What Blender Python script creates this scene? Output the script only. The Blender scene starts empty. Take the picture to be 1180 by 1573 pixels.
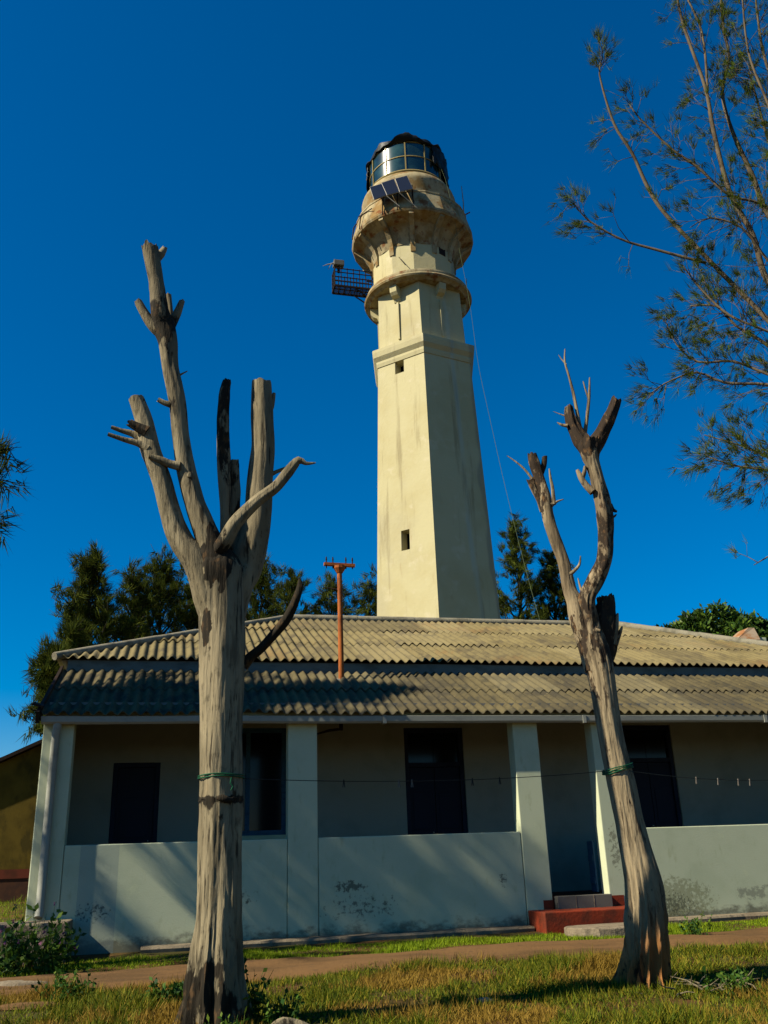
import bpy, math, random
import numpy as np
from mathutils import Vector, Matrix, noise

C = bpy.context.scene
COL = C.collection
rad = math.radians

# ---------------------------------------------------------------- camera
IW, IH, FPX = 1180.0, 1573.0, 1399.5
YAW, PITCH, ROLL = rad(13.554), rad(20.80), rad(-2.077)
CAM = np.array([0.0, -12.7, 0.89])
_f = np.array([math.sin(YAW)*math.cos(PITCH), math.cos(YAW)*math.cos(PITCH), math.sin(PITCH)])
_r = np.array([math.cos(YAW), -math.sin(YAW), 0.0])
_u = np.cross(_r, _f)
_r2 = math.cos(ROLL)*_r + math.sin(ROLL)*_u
_u2 = -math.sin(ROLL)*_r + math.cos(ROLL)*_u
cam_data = bpy.data.cameras.new('camera')
cam = bpy.data.objects.new('camera', cam_data)
COL.objects.link(cam)
cam.matrix_world = Matrix(((_r2[0], _u2[0], -_f[0], CAM[0]), (_r2[1], _u2[1], -_f[1], CAM[1]),
                           (_r2[2], _u2[2], -_f[2], CAM[2]), (0, 0, 0, 1)))
cam_data.sensor_fit = 'VERTICAL'
cam_data.sensor_height = 36.0
cam_data.lens = FPX*36.0/IH
cam_data.clip_start = 0.05
cam_data.clip_end = 3000
C.camera = cam

# ---------------------------------------------------------------- light
SUN_AZ, SUN_EL = rad(259.0), rad(40.0)
world = bpy.data.worlds.new('World')
C.world = world
world.use_nodes = True
wn, wl = world.node_tree.nodes, world.node_tree.links
wn.clear()
sky = wn.new('ShaderNodeTexSky')
sky.sky_type = 'NISHITA'
sky.sun_disc = False
sky.sun_elevation = SUN_EL
sky.sun_rotation = SUN_AZ
sky.altitude = 0
sky.air_density = 1.1
sky.dust_density = 0.0
sky.ozone_density = 8.0
hs = wn.new('ShaderNodeHueSaturation')
hs.inputs['Saturation'].default_value = 1.45
hs.inputs['Value'].default_value = 1.12
bg = wn.new('ShaderNodeBackground')
bg.inputs['Strength'].default_value = 0.05
out = wn.new('ShaderNodeOutputWorld')
wl.new(sky.outputs[0], hs.inputs['Color'])
wl.new(hs.outputs[0], bg.inputs['Color'])
wl.new(bg.outputs[0], out.inputs['Surface'])
sd = bpy.data.lights.new('sun', 'SUN')
sd.energy = 5.0
sd.angle = rad(0.5)
sd.color = (1.0, 0.91, 0.74)
sun = bpy.data.objects.new('sun', sd)
COL.objects.link(sun)
SUNDIR = Vector((math.sin(SUN_AZ)*math.cos(SUN_EL), math.cos(SUN_AZ)*math.cos(SUN_EL), math.sin(SUN_EL)))
sun.rotation_euler = SUNDIR.to_track_quat('Z', 'Y').to_euler()
sun.location = (-30, -6, 30)
C.view_settings.view_transform = 'Standard'
C.view_settings.look = 'None'
C.view_settings.exposure = 1.0
C.view_settings.gamma = 1.0
C.view_settings.use_curve_mapping = False
C.cycles.max_bounces = 6
C.cycles.diffuse_bounces = 2

# ---------------------------------------------------------------- helpers
def ray(px, py):
    return _f + _r2*(px-IW/2)/FPX - _u2*(py-IH/2)/FPX
def at(px, py, dist):
    d = ray(px, py)
    return Vector(CAM + d*dist/math.hypot(d[0], d[1]))
def aty(px, py, y):
    d = ray(px, py)
    return Vector(CAM + d*(y-CAM[1])/d[1])
def depth(p):
    return float((np.array(p)-CAM) @ _f)

def ground_z(x, y):
    pts = [(-60, -.75), (-12.7, -.62), (-8, -.42), (-4.8, -.24), (-3, -.14), (-1.5, -.10), (-.3, -.08), (8, .0), (14, .18), (40, .25)]
    if y <= pts[0][0]: z = pts[0][1]
    elif y >= pts[-1][0]: z = pts[-1][1]
    else:
        for (a, za), (b, zb) in zip(pts, pts[1:]):
            if a <= y <= b:
                z = za+(zb-za)*(y-a)/(b-a); break
    if -14 < y < -.4 and -12 < x < 20:
        n = noise.noise(Vector((x*.9, y*.9, 3.1)))*.035 + noise.noise(Vector((x*3.1, y*3.1, 7.7)))*.012
        e = min(1, (-.4-y)/.5)
        z += n*e
        z += -.018*(max(-3, min(8, x))-2.3)*e*min(1, max(0, (-y-3.1)/1.2))
        if -3.3 < y < -1.55: z -= .015
    return z

class MB:
    def __init__(s):
        s.v = []; s.f = []; s.a = []
    def add(s, vs, fs, a=None):
        o = len(s.v)
        s.v += [tuple(v) for v in vs]
        s.f += [tuple(i+o for i in f) for f in fs]
        s.a += list(a) if a is not None else [0.0]*len(vs)
    def box(s, x0, x1, y0, y1, z0, z1):
        v = [(x0,y0,z0),(x1,y0,z0),(x1,y1,z0),(x0,y1,z0),(x0,y0,z1),(x1,y0,z1),(x1,y1,z1),(x0,y1,z1)]
        s.add(v, [(0,3,2,1),(4,5,6,7),(0,1,5,4),(1,2,6,5),(2,3,7,6),(3,0,4,7)])
    def obox(s, c, ax, ay, az):
        c, ax, ay, az = Vector(c), Vector(ax), Vector(ay), Vector(az)
        v = [c+i*ax+j*ay+k*az for k in (-1,1) for (i,j) in ((-1,-1),(1,-1),(1,1),(-1,1))]
        s.add(v, [(0,3,2,1),(4,5,6,7),(0,1,5,4),(1,2,6,5),(2,3,7,6),(3,0,4,7)])
    def prism(s, pts, z0, z1):
        n = len(pts)
        v = [(p[0],p[1],z0) for p in pts]+[(p[0],p[1],z1) for p in pts]
        s.add(v, [tuple(range(n-1,-1,-1)), tuple(range(n,2*n))]+[(i,(i+1)%n,(i+1)%n+n,i+n) for i in range(n)])
    def tube(s, pts, rs, n=8, cap=True, nz=None, attr=None, step=None):
        pts = [Vector(p) for p in pts]; rs = list(rs); at_ = list(attr) if attr else [0.0]*len(pts)
        if step:
            P, Rr, A = [], [], []
            m = len(pts)
            for i in range(m-1):
                p0, p1, p2, p3 = pts[max(i-1,0)], pts[i], pts[i+1], pts[min(i+2,m-1)]
                k = max(1, int((p2-p1).length/step))
                for j in range(k):
                    t = j/k; t2, t3 = t*t, t*t*t
                    q = .5*((2*p1)+(-p0+p2)*t+(2*p0-5*p1+4*p2-p3)*t2+(-p0+3*p1-3*p2+p3)*t3)
                    P.append(q); Rr.append(rs[i]+(rs[i+1]-rs[i])*t); A.append(at_[i]+(at_[i+1]-at_[i])*t)
            P.append(pts[-1]); Rr.append(rs[-1]); A.append(at_[-1])
            pts, rs, at_ = P, Rr, A
        m = len(pts)
        vs, aa = [], []
        ref = None; L = 0
        for i in range(m):
            t = (pts[min(i+1,m-1)]-pts[max(i-1,0)])
            if t.length < 1e-9: t = Vector((0,0,1))
            t.normalize()
            if ref is None:
                ref = Vector((1,0,0)) if abs(t.x) < .8 else Vector((0,1,0))
            u = (ref-t*ref.dot(t)).normalized(); w = t.cross(u); ref = u
            if i: L += (pts[i]-pts[i-1]).length
            for k in range(n):
                th = 2*math.pi*k/n
                d = u*math.cos(th)+w*math.sin(th)
                r = rs[i]
                if nz: r = nz(d, th, L, r, pts[i])
                vs.append(pts[i]+d*r); aa.append(at_[i])
        fs = [(i*n+k, i*n+(k+1)%n, (i+1)*n+(k+1)%n, (i+1)*n+k) for i in range(m-1) for k in range(n)]
        if cap:
            fs.append(tuple(range(n-1,-1,-1))); fs.append(tuple((m-1)*n+k for k in range(n)))
        s.add(vs, fs, aa)
    def lathe(s, c, prof, n=48, a0=0.0, cap=True):
        vs = []
        for r, z in prof:
            for k in range(n):
                th = a0+2*math.pi*k/n
                vs.append((c[0]+r*math.cos(th), c[1]+r*math.sin(th), z))
        m = len(prof)
        fs = [(i*n+k, i*n+(k+1)%n, (i+1)*n+(k+1)%n, (i+1)*n+k) for i in range(m-1) for k in range(n)]
        if cap:
            fs.append(tuple(range(n-1,-1,-1))); fs.append(tuple((m-1)*n+k for k in range(n)))
        s.add(vs, fs)
    def build(s, name, mat, parent=None, smooth=False, bevel=0, base=None, attr=False):
        b = Vector((0,0,0))
        if parent is not None:
            b = Vector(parent.get('_wb', (0,0,0)))
        elif base is not None:
            b = Vector(base)
        me = bpy.data.meshes.new(name)
        va = np.array(s.v, dtype=float)-np.array(b)
        me.from_pydata(va.tolist(), [], s.f)
        me.update()
        if attr:
            at_ = me.attributes.new('bark', 'FLOAT', 'POINT')
            at_.data.foreach_set('value', np.array(s.a, dtype=np.float32))
        if smooth:
            me.polygons.foreach_set('use_smooth', [True]*len(me.polygons))
            if smooth != 'full':
                try: me.set_sharp_from_angle(angle=rad(smooth if not isinstance(smooth, bool) else 40))
                except Exception: pass
        if mat: me.materials.append(mat)
        o = bpy.data.objects.new(name, me)
        COL.objects.link(o)
        if parent is not None:
            o.parent = parent
            o['_wb'] = tuple(b)
        else:
            o.location = b
            o['_wb'] = tuple(b)
        if bevel:
            m = o.modifiers.new('bevel', 'BEVEL'); m.width = bevel; m.segments = 2; m.limit_method = 'ANGLE'; m.angle_limit = rad(40)
        return o

def tag(o, label=None, cat=None, group=None, kind=None):
    if label: o['label'] = label
    if cat: o['category'] = cat
    if group: o['group'] = group
    if kind: o['kind'] = kind
    return o
def thing(name, loc, label, cat, group=None):
    o = bpy.data.objects.new(name, None)
    COL.objects.link(o)
    o.location = loc; o['_wb'] = tuple(loc); o.empty_display_size = .2
    return tag(o, label, cat, group)

# ---------------------------------------------------------------- materials
def mat(name, base, layers=(), rough=.85, bump=0.0, bscale=30.0, bstretch=(1,1,1), metallic=0.0, island=None, trans=0.0, spec=.12, extra=None, k=.5):
    """layers: (colour, noise scale, lo, hi, stretch, strength[, detail])"""
    def alb(c): return tuple(min(1, v*k) for v in c)
    m = bpy.data.materials.new(name); m.use_nodes = True
    N, L = m.node_tree.nodes, m.node_tree.links
    bs = N['Principled BSDF']
    bs.inputs['Roughness'].default_value = rough
    bs.inputs['Metallic'].default_value = metallic
    bs.inputs['Specular IOR Level'].default_value = spec
    tc = N.new('ShaderNodeTexCoord')
    rgb = N.new('ShaderNodeRGB'); rgb.outputs[0].default_value = (*alb(base), 1)
    cur = rgb.outputs[0]
    def nz(scale, stretch, detail=6, off=0):
        mp = N.new('ShaderNodeMapping'); mp.inputs['Scale'].default_value = stretch
        mp.inputs['Location'].default_value = (off, off*.7, off*.3)
        L.new(tc.outputs['Object'], mp.inputs[0])
        n = N.new('ShaderNodeTexNoise'); n.inputs['Scale'].default_value = scale
        n.inputs['Detail'].default_value = detail; n.inputs['Roughness'].default_value = .62
        L.new(mp.outputs[0], n.inputs[0]); return n.outputs[0]
    def ramp(src, lo, hi):
        r = N.new('ShaderNodeMapRange'); r.inputs[1].default_value = lo; r.inputs[2].default_value = hi
        r.interpolation_type = 'SMOOTHSTEP'
        L.new(src, r.inputs[0]); return r.outputs[0]
    def math_(op, a, b=None):
        n = N.new('ShaderNodeMath'); n.operation = op
        for i, v in enumerate((a, b)):
            if v is None: continue
            if isinstance(v, (int, float)): n.inputs[i].default_value = v
            else: L.new(v, n.inputs[i])
        return n.outputs[0]
    def mixc(fac, a, colr):
        n = N.new('ShaderNodeMix'); n.data_type = 'RGBA'
        if isinstance(fac, (int, float)): n.inputs[0].default_value = fac
        else: L.new(fac, n.inputs[0])
        L.new(a, n.inputs[6])
        if isinstance(colr, tuple): n.inputs[7].default_value = (*alb(colr), 1)
        else: L.new(colr, n.inputs[7])
        return n.outputs[2]
    if island:
        g = N.new('ShaderNodeNewGeometry')
        cr = N.new('ShaderNodeValToRGB')
        el = cr.color_ramp.elements
        ni = len(island)
        el[0].position = 0; el[0].color = (*alb(island[0]), 1)
        el[1].position = 1; el[1].color = (*alb(island[-1]), 1)
        for i in range(1, ni-1):
            e = el.new(i/(ni-1)); e.color = (*alb(island[i]), 1)
        L.new(g.outputs['Random Per Island'], cr.inputs[0])
        cur = mixc(.999, cur, cr.outputs[0])
    for i, ly in enumerate(layers):
        colr, sc, lo, hi, stv, strg = ly[:6]
        f = ramp(nz(sc, stv, ly[6] if len(ly) > 6 else 6, i*3.7), lo, hi)
        cur = mixc(math_('MULTIPLY', f, strg), cur, colr)
    if extra:
        cur = extra(N, L, tc, cur, mixc, math_, ramp, nz)
    L.new(cur, bs.inputs['Base Color'])
    if bump:
        b = N.new('ShaderNodeBump'); b.inputs['Strength'].default_value = bump; b.inputs['Distance'].default_value = .02
        L.new(nz(bscale, bstretch, 8), b.inputs['Height']); L.new(b.outputs[0], bs.inputs['Normal'])
    if trans:
        o = N['Material Output']
        t = N.new('ShaderNodeBsdfTranslucent'); L.new(cur, t.inputs[0])
        mx = N.new('ShaderNodeMixShader'); mx.inputs[0].default_value = trans
        L.new(bs.outputs[0], mx.inputs[1]); L.new(t.outputs[0], mx.inputs[2]); L.new(mx.outputs[0], o.inputs[0])
    return m

ONE = (1, 1, 1)
def spots(cs):
    """stains with a place and shape of their own: (x, z, rx, rz, colour, threshold, scale, strength) in local metres"""
    def fn(N, L, tc, cur, mixc, math_, ramp, nz):
        sp = N.new('ShaderNodeSeparateXYZ'); L.new(tc.outputs['Object'], sp.inputs[0])
        for i, (x, z, rx, rz, colr, thr, sc, st) in enumerate(cs):
            dx = math_('DIVIDE', math_('SUBTRACT', sp.outputs[0], x), rx)
            dz = math_('DIVIDE', math_('SUBTRACT', sp.outputs[2], z), rz)
            d = math_('ADD', math_('MULTIPLY', dx, dx), math_('MULTIPLY', dz, dz))
            m1 = math_('SUBTRACT', 1.0, d)
            m1 = math_('MAXIMUM', m1, 0.0)
            n = nz(sc, ONE, 7, 11+i*5.3)
            f = ramp(math_('ADD', n, math_('MULTIPLY', m1, .3)), thr-.03, thr+.11)
            f = math_('MULTIPLY', f, ramp(m1, 0.0, .25))
            cur = mixc(math_('MULTIPLY', f, st), cur, colr)
        return cur
    return fn

HB = (6.0, 4.0, 0.0)     # house base
def wall_extra(N, L, tc, cur, mixc, math_, ramp, nz):
    sp = N.new('ShaderNodeSeparateXYZ'); L.new(tc.outputs['Object'], sp.inputs[0])
    # splash dirt along the foot of the wall
    n = nz(5, (1, 1, 1.6), 8, 2)
    h = math_('ADD', math_('MULTIPLY', sp.outputs[2], -2.6), math_('MULTIPLY', n, 1.5))
    cur = mixc(math_('MULTIPLY', ramp(h, .42, .85), .75), cur, (.10, .085, .06))
    # repainted rectangle on the left bay
    a = math_('MULTIPLY', math_('GREATER_THAN', sp.outputs[0], -1.0-HB[0]), math_('LESS_THAN', sp.outputs[0], -.53-HB[0]))
    a = math_('MULTIPLY', a, math_('LESS_THAN', sp.outputs[1], 1.0-HB[1]))
    cur = mixc(math_('MULTIPLY', a, .45), cur, (.36, .44, .40))
    return spots([(2.42-HB[0], .56, .30, .11, (.07, .07, .055), .69, 17, .75),
                  (2.6-HB[0], .30, .9, .28, (.10, .10, .08), .80, 20, .7),
                  (.9-HB[0], .5, .5, .22, (.04, .05, .04), .78, 15, .8),
                  (-.8-HB[0], .38, .35, .2, (.06, .09, .09), .77, 26, .8),
                  (4.55-HB[0], .55, .14, .16, (.07, .08, .07), .76, 20, .7),
                  (7.1-HB[0], .22, .75, .36, (.22, .20, .06), .64, 21, .5),
                  (7.0-HB[0], .14, .65, .26, (.05, .055, .04), .72, 28, .65),
                  (8.4-HB[0], .25, .6, .16, (.25, .25, .18), .72, 14, .6),
                  (6.25-HB[0], .9, .14, .5, (.16, .14, .08), .74, 22, .6)])(N, L, tc, cur, mixc, math_, ramp, nz)
M_wall = mat('painted_plaster', (.80, .85, .56), [((.66, .72, .46), 1.3, .45, .7, ONE, .7), ((.50, .54, .29), 9, .58, .75, (1,1,.35), .45), ((.88,.93,.56), 4, .6, .7, ONE, .5), ((.40,.42,.30), 34, .66, .76, ONE, .5)],
             rough=.8, bump=.12, bscale=60, extra=wall_extra)
M_trim = mat('painted_metal_trim', (.46, .46, .37), [((.30, .30, .25), 3, .5, .75, (1, 1, 3), .6)], rough=.5, bump=.1)
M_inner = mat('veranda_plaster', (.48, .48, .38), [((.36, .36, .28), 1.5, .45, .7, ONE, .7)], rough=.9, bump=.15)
M_fascia = mat('grey_fascia_paint', (.20, .25, .23), [((.11, .13, .12), 3, .45, .65, (1, 1, 2), .7)], rough=.8)
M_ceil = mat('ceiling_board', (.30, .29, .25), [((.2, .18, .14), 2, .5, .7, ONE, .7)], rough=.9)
def roof_tint(N, L, tc, cur, mixc, math_, ramp, nz):
    a = N.new('ShaderNodeAttribute'); a.attribute_name = 'bark'
    cur = mixc(math_('MULTIPLY', ramp(a.outputs['Fac'], .45, 1.0), .42), cur, (.10, .085, .055))
    return mixc(math_('MULTIPLY', ramp(a.outputs['Fac'], .4, 0.0), .28), cur, (.40, .34, .19))
M_roof = mat('weathered_fibre_cement', (.30, .24, .105), [((.19, .15, .065), 1.1, .42, .66, ONE, .75), ((.13, .105, .06), 5, .47, .66, (1.0, .25, 1), .8), ((.30, .17, .06), .7, .56, .70, ONE, .5), ((.09, .08, .05), 18, .60, .74, ONE, .6), ((.38, .30, .13), 10, .64, .72, ONE, .5)],
             rough=.95, bump=.5, bscale=40, extra=roof_tint)
M_roof_old = mat('mossy_fibre_cement', (.185, .15, .070), [((.105, .085, .042), .8, .40, .62, ONE, .8), ((.06, .055, .038), 4.5, .45, .62, (1.0, .25, 1), .85), ((.05, .05, .035), 16, .56, .70, ONE, .7), ((.33, .265, .115), 9, .64, .72, ONE, .6)],
             rough=.95, bump=.6, bscale=40, extra=roof_tint)
M_cap = mat('cement_ridge', (.40, .36, .25), [((.2, .18, .12), 4, .45, .65, ONE, .8), ((.55, .46, .28), 9, .6, .7, ONE, .5)], rough=.95, bump=.4)
M_navy = mat('navy_door_paint', (.006, .009, .030), [((.008, .010, .025), 3, .5, .7, (4, 4, .6), .6)], rough=.5, bump=.1, spec=.15)
M_frame = mat('dull_navy_frame', (.022, .030, .058), [((.01, .014, .03), 5, .45, .65, (1, 1, .4), .8)], rough=.6)
M_dark = mat('dark_interior', (.006, .006, .008), rough=.9)
M_glass = mat('dark_window_glass', (.010, .012, .016), rough=.12, spec=.25)
M_blue = mat('faded_blue_paint', (.05, .16, .26), [((.02, .06, .11), 6, .5, .7, (1,1,3), .7)], rough=.6)
M_red = mat('red_floor_paint', (.33, .05, .018), [((.15, .04, .02), 5, .45, .65, ONE, .8), ((.58, .16, .05), 9, .6, .75, ONE, .6), ((.12, .06, .04), 14, .62, .7, ONE, .6)], rough=.6, bump=.3)
M_tile = mat('grey_floor_tile', (.20, .185, .15), [((.10, .085, .06), 4, .5, .7, ONE, .6)], rough=.4)
M_conc = mat('old_concrete', (.36, .29, .19), [((.22, .17, .11), 3, .45, .65, ONE, .8), ((.10, .085, .06), 12, .55, .7, ONE, .7), ((.5, .40, .25), 7, .6, .7, ONE, .5)], rough=.95, bump=.7, bscale=25)
M_rust = mat('orange_rusty_steel', (.42, .12, .025), [((.16, .045, .015), 6, .45, .65, (1, 1, .4), .85), ((.60, .24, .06), 14, .6, .7, ONE, .5)], rough=.75, bump=.3, k=.7)
M_drust = mat('dark_rusty_iron', (.035, .022, .014), [((.12, .05, .02), 12, .55, .7, ONE, .7)], rough=.8, bump=.3)
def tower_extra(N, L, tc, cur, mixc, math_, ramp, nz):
    # pale lime run and darker outer strip down the right-hand face
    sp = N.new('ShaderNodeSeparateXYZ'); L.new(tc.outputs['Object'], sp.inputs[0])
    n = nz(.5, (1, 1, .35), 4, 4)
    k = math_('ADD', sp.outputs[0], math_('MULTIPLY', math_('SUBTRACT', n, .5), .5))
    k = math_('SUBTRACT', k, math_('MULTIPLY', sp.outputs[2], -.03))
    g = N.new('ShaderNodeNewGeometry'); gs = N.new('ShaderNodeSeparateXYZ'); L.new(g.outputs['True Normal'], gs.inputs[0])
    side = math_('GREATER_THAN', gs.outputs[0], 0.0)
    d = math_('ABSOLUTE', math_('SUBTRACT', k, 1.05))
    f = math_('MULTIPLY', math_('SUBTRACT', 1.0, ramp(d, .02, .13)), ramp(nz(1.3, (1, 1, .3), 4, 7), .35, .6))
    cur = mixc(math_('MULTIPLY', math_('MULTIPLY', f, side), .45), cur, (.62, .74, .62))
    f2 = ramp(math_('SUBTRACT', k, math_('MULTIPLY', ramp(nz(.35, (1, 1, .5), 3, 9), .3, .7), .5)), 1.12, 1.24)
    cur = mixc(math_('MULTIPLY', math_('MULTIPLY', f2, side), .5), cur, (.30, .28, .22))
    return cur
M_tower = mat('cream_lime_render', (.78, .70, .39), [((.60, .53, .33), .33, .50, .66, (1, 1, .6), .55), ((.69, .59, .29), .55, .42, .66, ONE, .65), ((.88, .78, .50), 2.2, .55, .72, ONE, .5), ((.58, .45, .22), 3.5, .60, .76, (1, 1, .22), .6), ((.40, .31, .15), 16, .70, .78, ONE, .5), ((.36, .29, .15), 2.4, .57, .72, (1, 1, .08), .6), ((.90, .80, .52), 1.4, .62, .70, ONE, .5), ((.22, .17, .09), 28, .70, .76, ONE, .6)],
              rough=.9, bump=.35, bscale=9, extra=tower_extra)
def rust_extra(N, L, tc, cur, mixc, math_, ramp, nz):
    n = nz(1.6, ONE, 6, 21)
    cur = mixc(math_('MULTIPLY', ramp(n, .46, .62), .75), cur, (.36, .20, .045))
    n = nz(2.6, ONE, 6, 31)
    return mixc(math_('MULTIPLY', ramp(n, .54, .66), .85), cur, (.26, .075, .016))
M_gallery = mat('rust_stained_concrete', (.60, .50, .28), [((.42, .34, .18), 1.2, .42, .64, ONE, .8), ((.26, .20, .11), 4, .50, .68, (1, 1, .22), .75), ((.15, .12, .07), 9, .58, .72, (1, 1, .3), .6)], rough=.9, bump=.3, bscale=10, extra=rust_extra)
M_brass = mat('yellow_metal_glazing_bar', (.42, .33, .12), [((.2, .13, .05), 8, .5, .7, ONE, .7)], rough=.5)
M_lglass = mat('lantern_glass', (.012, .034, .030), [((.05,.13,.11), 1.2, .4, .7, ONE, .8)], rough=.16, spec=1.0)
M_tarp = mat('torn_black_sheeting', (.022, .026, .024), [((.06, .065, .055), 4, .55, .7, ONE, .7)], rough=.45, bump=.5, bscale=14)
M_panel = mat('dark_solar_cells', (.012, .014, .022), rough=.25, spec=.5)
M_alu = mat('pale_aluminium', (.55, .52, .44), rough=.4, metallic=.3)
M_yellow = mat('shaded_yellow_stained_wall', (.22, .15, .02), [((.13, .09, .012), 1.1, .42, .65, ONE, .8), ((.07, .055, .012), 3, .52, .7, (1, 1, .5), .7)], rough=.9, bump=.2)  # base yellow darkened to stand in for tree shade, stains on top
M_redband = mat('red_brown_plinth', (.16, .07, .035), [((.07, .04, .03), 2, .4, .7, ONE, .8)], rough=.9)
M_rope = mat('green_rope', (.010, .12, .05), rough=.7)
M_wire = mat('dark_wire', (.02, .025, .022), rough=.6)
M_wood = None
def wood_mat(name, pale, grey, dark, orange, orng=.3, lvl=0.0, nsc=9, foot=None):
    def ex(N, L, tc, cur, mixc, math_, ramp, nz):
        a = N.new('ShaderNodeAttribute'); a.attribute_name = 'bark'
        n = nz(nsc, (1, 1, .45), 9, 13)
        f = ramp(math_('ADD', math_('ADD', a.outputs['Fac'], lvl), math_('MULTIPLY', math_('SUBTRACT', n, .5), 1.9)), .40, .56)
        n2 = nz(16, (1, 1, .5), 6, 17)
        bk = mixc(ramp(n2, .52, .66), rgbn(N, dark), orange)
        if foot:        # the stripped, orange-brown wood low on the trunk
            sp = N.new('ShaderNodeSeparateXYZ'); L.new(tc.outputs['Object'], sp.inputs[0])
            hh = math_('SUBTRACT', .95, math_('ADD', sp.outputs[2], math_('MULTIPLY', nz(5, (1, 1, .4), 6, 23), .9)))
            cur = mixc(math_('MULTIPLY', ramp(hh, -.15, .35), .8), cur, foot)
        return mixc(f, cur, bk)
    def rgbn(N, c):
        r = N.new('ShaderNodeRGB'); r.outputs[0].default_value = (*(v*.5 for v in c), 1); return r.outputs[0]
    dk = tuple(v*.45 for v in grey); lt = tuple(min(1, v*1.45) for v in pale)
    return mat(name, pale, [(grey, 1.6, .42, .58, (1, 1, .35), .9), (lt, 5, .55, .70, (1, 1, .25), .6), (dk, 9, .50, .64, (1, 1, .12), .7), (dk, 16, .56, .68, (1, 1, .5), .55), (dark, 26, .56, .66, (1, 1, .09), .85), ((.24, .13, .04), 2.6, .60, .72, (1, 1, .3), orng), (dark, 7, .66, .72, (1, 1, .45), .8)],
               rough=.9, bump=1.0, bscale=22, bstretch=(1, 1, .10), extra=ex)
M_dead1 = wood_mat('bleached_dead_wood', (.42, .345, .205), (.25, .205, .12), (.035, .028, .017), (.12, .07, .03), .35, .05, 10)
M_dead2 = wood_mat('flaking_dead_wood', (.46, .36, .21), (.27, .20, .115), (.055, .038, .024), (.20, .11, .045), .55, .13, 15, (.52, .21, .05))
M_bark = mat('casuarina_bark', (.20, .155, .095), [((.07, .05, .03), 8, .45, .65, (1, 1, .4), .8), ((.26, .19, .12), 14, .58, .7, ONE, .6)], rough=.9, bump=.4)
M_dbark = mat('dark_bark', (.05, .04, .026), rough=.9)
M_cas = mat('casuarina_needles', (.03, .05, .02), rough=.95, spec=.03, trans=.25, k=.75, island=[(.014, .024, .006), (.035, .055, .010), (.07, .09, .012), (.12, .13, .016)])
M_cas2 = mat('brownish_casuarina_needles', (.03, .05, .02), rough=.95, spec=.03, trans=.2, k=.75, island=[(.024, .045, .008), (.055, .090, .010), (.11, .155, .014), (.10, .08, .018)])
M_leaf = mat('broad_leaves', (.03, .06, .02), rough=.45, trans=.25, k=.75, island=[(.010, .026, .007), (.025, .06, .010), (.06, .12, .014), (.11, .17, .018)])
M_weed = mat('weed_leaves', (.03, .08, .02), rough=.6, trans=.25, k=.75, island=[(.015, .045, .008), (.03, .09, .012), (.07, .14, .012), (.12, .17, .02)])
M_petal = mat('pink_petals', (.30, .10, .22), rough=.7)
def grass_extra(N, L, tc, cur, mixc, math_, ramp, nz):
    f = ramp(nz(.9, ONE, 5, 5), .44, .58)
    g = N.new('ShaderNodeNewGeometry')
    f = ramp(math_('ADD', f, math_('MULTIPLY', math_('SUBTRACT', g.outputs['Random Per Island'], .5), .55)), .52, .72)
    return mixc(math_('MULTIPLY', f, .9), cur, (.25, .15, .022))
M_grass = mat('mixed_green_and_dry_grass', (.06, .1, .01), rough=.7, trans=.3, k=.9, island=[(.035, .055, .004), (.08, .11, .006), (.15, .17, .008), (.26, .19, .018)], extra=grass_extra)
M_lawn = mat('green_lawn', (.06, .1, .01), rough=.7, trans=.3, k=1.0, island=[(.07, .12, .004), (.14, .20, .005), (.22, .28, .008)])
M_ground = mat('sandy_soil', (.15, .075, .02), [((.06, .065, .010), .9, .42, .6, ONE, .85), ((.30, .18, .07), 3, .56, .72, ONE, .7), ((.07, .045, .02), 9, .52, .7, ONE, .7), ((.02, .03, .008), 5, .6, .72, ONE, .6)], rough=1, bump=1.0, bscale=14)
M_path = mat('trodden_earth', (.25, .135, .05), [((.14, .08, .03), 1.6, .42, .65, (.5, 1.5, 1), .8), ((.14, .085, .04), 7, .55, .7, ONE, .7), ((.33, .18, .065), 5, .62, .72, ONE, .5)], rough=1, bump=.6, bscale=22)
M_stone = mat('pale_stone', (.42, .38, .30), [((.2, .18, .14), 8, .5, .7, ONE, .8)], rough=.9, bump=.6)

# ================================================================ ground
def axis_pts(a, b, fine0, fine1, step):
    l = []; x = fine0
    while x <= fine1+1e-6: l.append(x); x += step
    g = step; lo = []; x = fine0
    while x > a: g *= 1.45; x -= g; lo.append(x)
    g = step; hi = []; x = fine1
    while x < b: g *= 1.45; x += g; hi.append(x)
    return lo[::-1]+l+hi
gx = axis_pts(-900, 900, -6, 14, .16); gy = axis_pts(-900, 1500, -11, 1, .12)
g = MB(); nx = len(gx)
g.add([(x, y, ground_z(x, y)) for y in gy for x in gx],
      [(j*nx+i, j*nx+i+1, (j+1)*nx+i+1, (j+1)*nx+i) for j in range(len(gy)-1) for i in range(nx-1)])
tag(g.build('ground', M_ground, smooth='full'), kind='structure')
p = MB(); xs = [-8+.15*i for i in range(190)]
rows = []
for k in range(9):
    t = k/8
    row = []
    for x in xs:
        y0 = -3.08+.05*max(-2, min(8, x))+.14*noise.noise(Vector((x*.8, 1, 5)))+.06*noise.noise(Vector((x*3, 1, 9)))
        y1 = -1.82+.05*max(-2, min(8, x))+.10*noise.noise(Vector((x*.7, 8, 2)))+.05*noise.noise(Vector((x*3.3, 4, 9)))
        y = y0+(y1-y0)*t
        row.append((x, y, ground_z(x, y)+(.045 if 0 < k < 8 else -.02)+.006*noise.noise(Vector((x*4, y*4, 0)))))
    rows += row
n = len(xs)
p.add(rows, [(j*n+i, j*n+i+1, (j+1)*n+i+1, (j+1)*n+i) for j in range(8) for i in range(n-1)])
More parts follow.
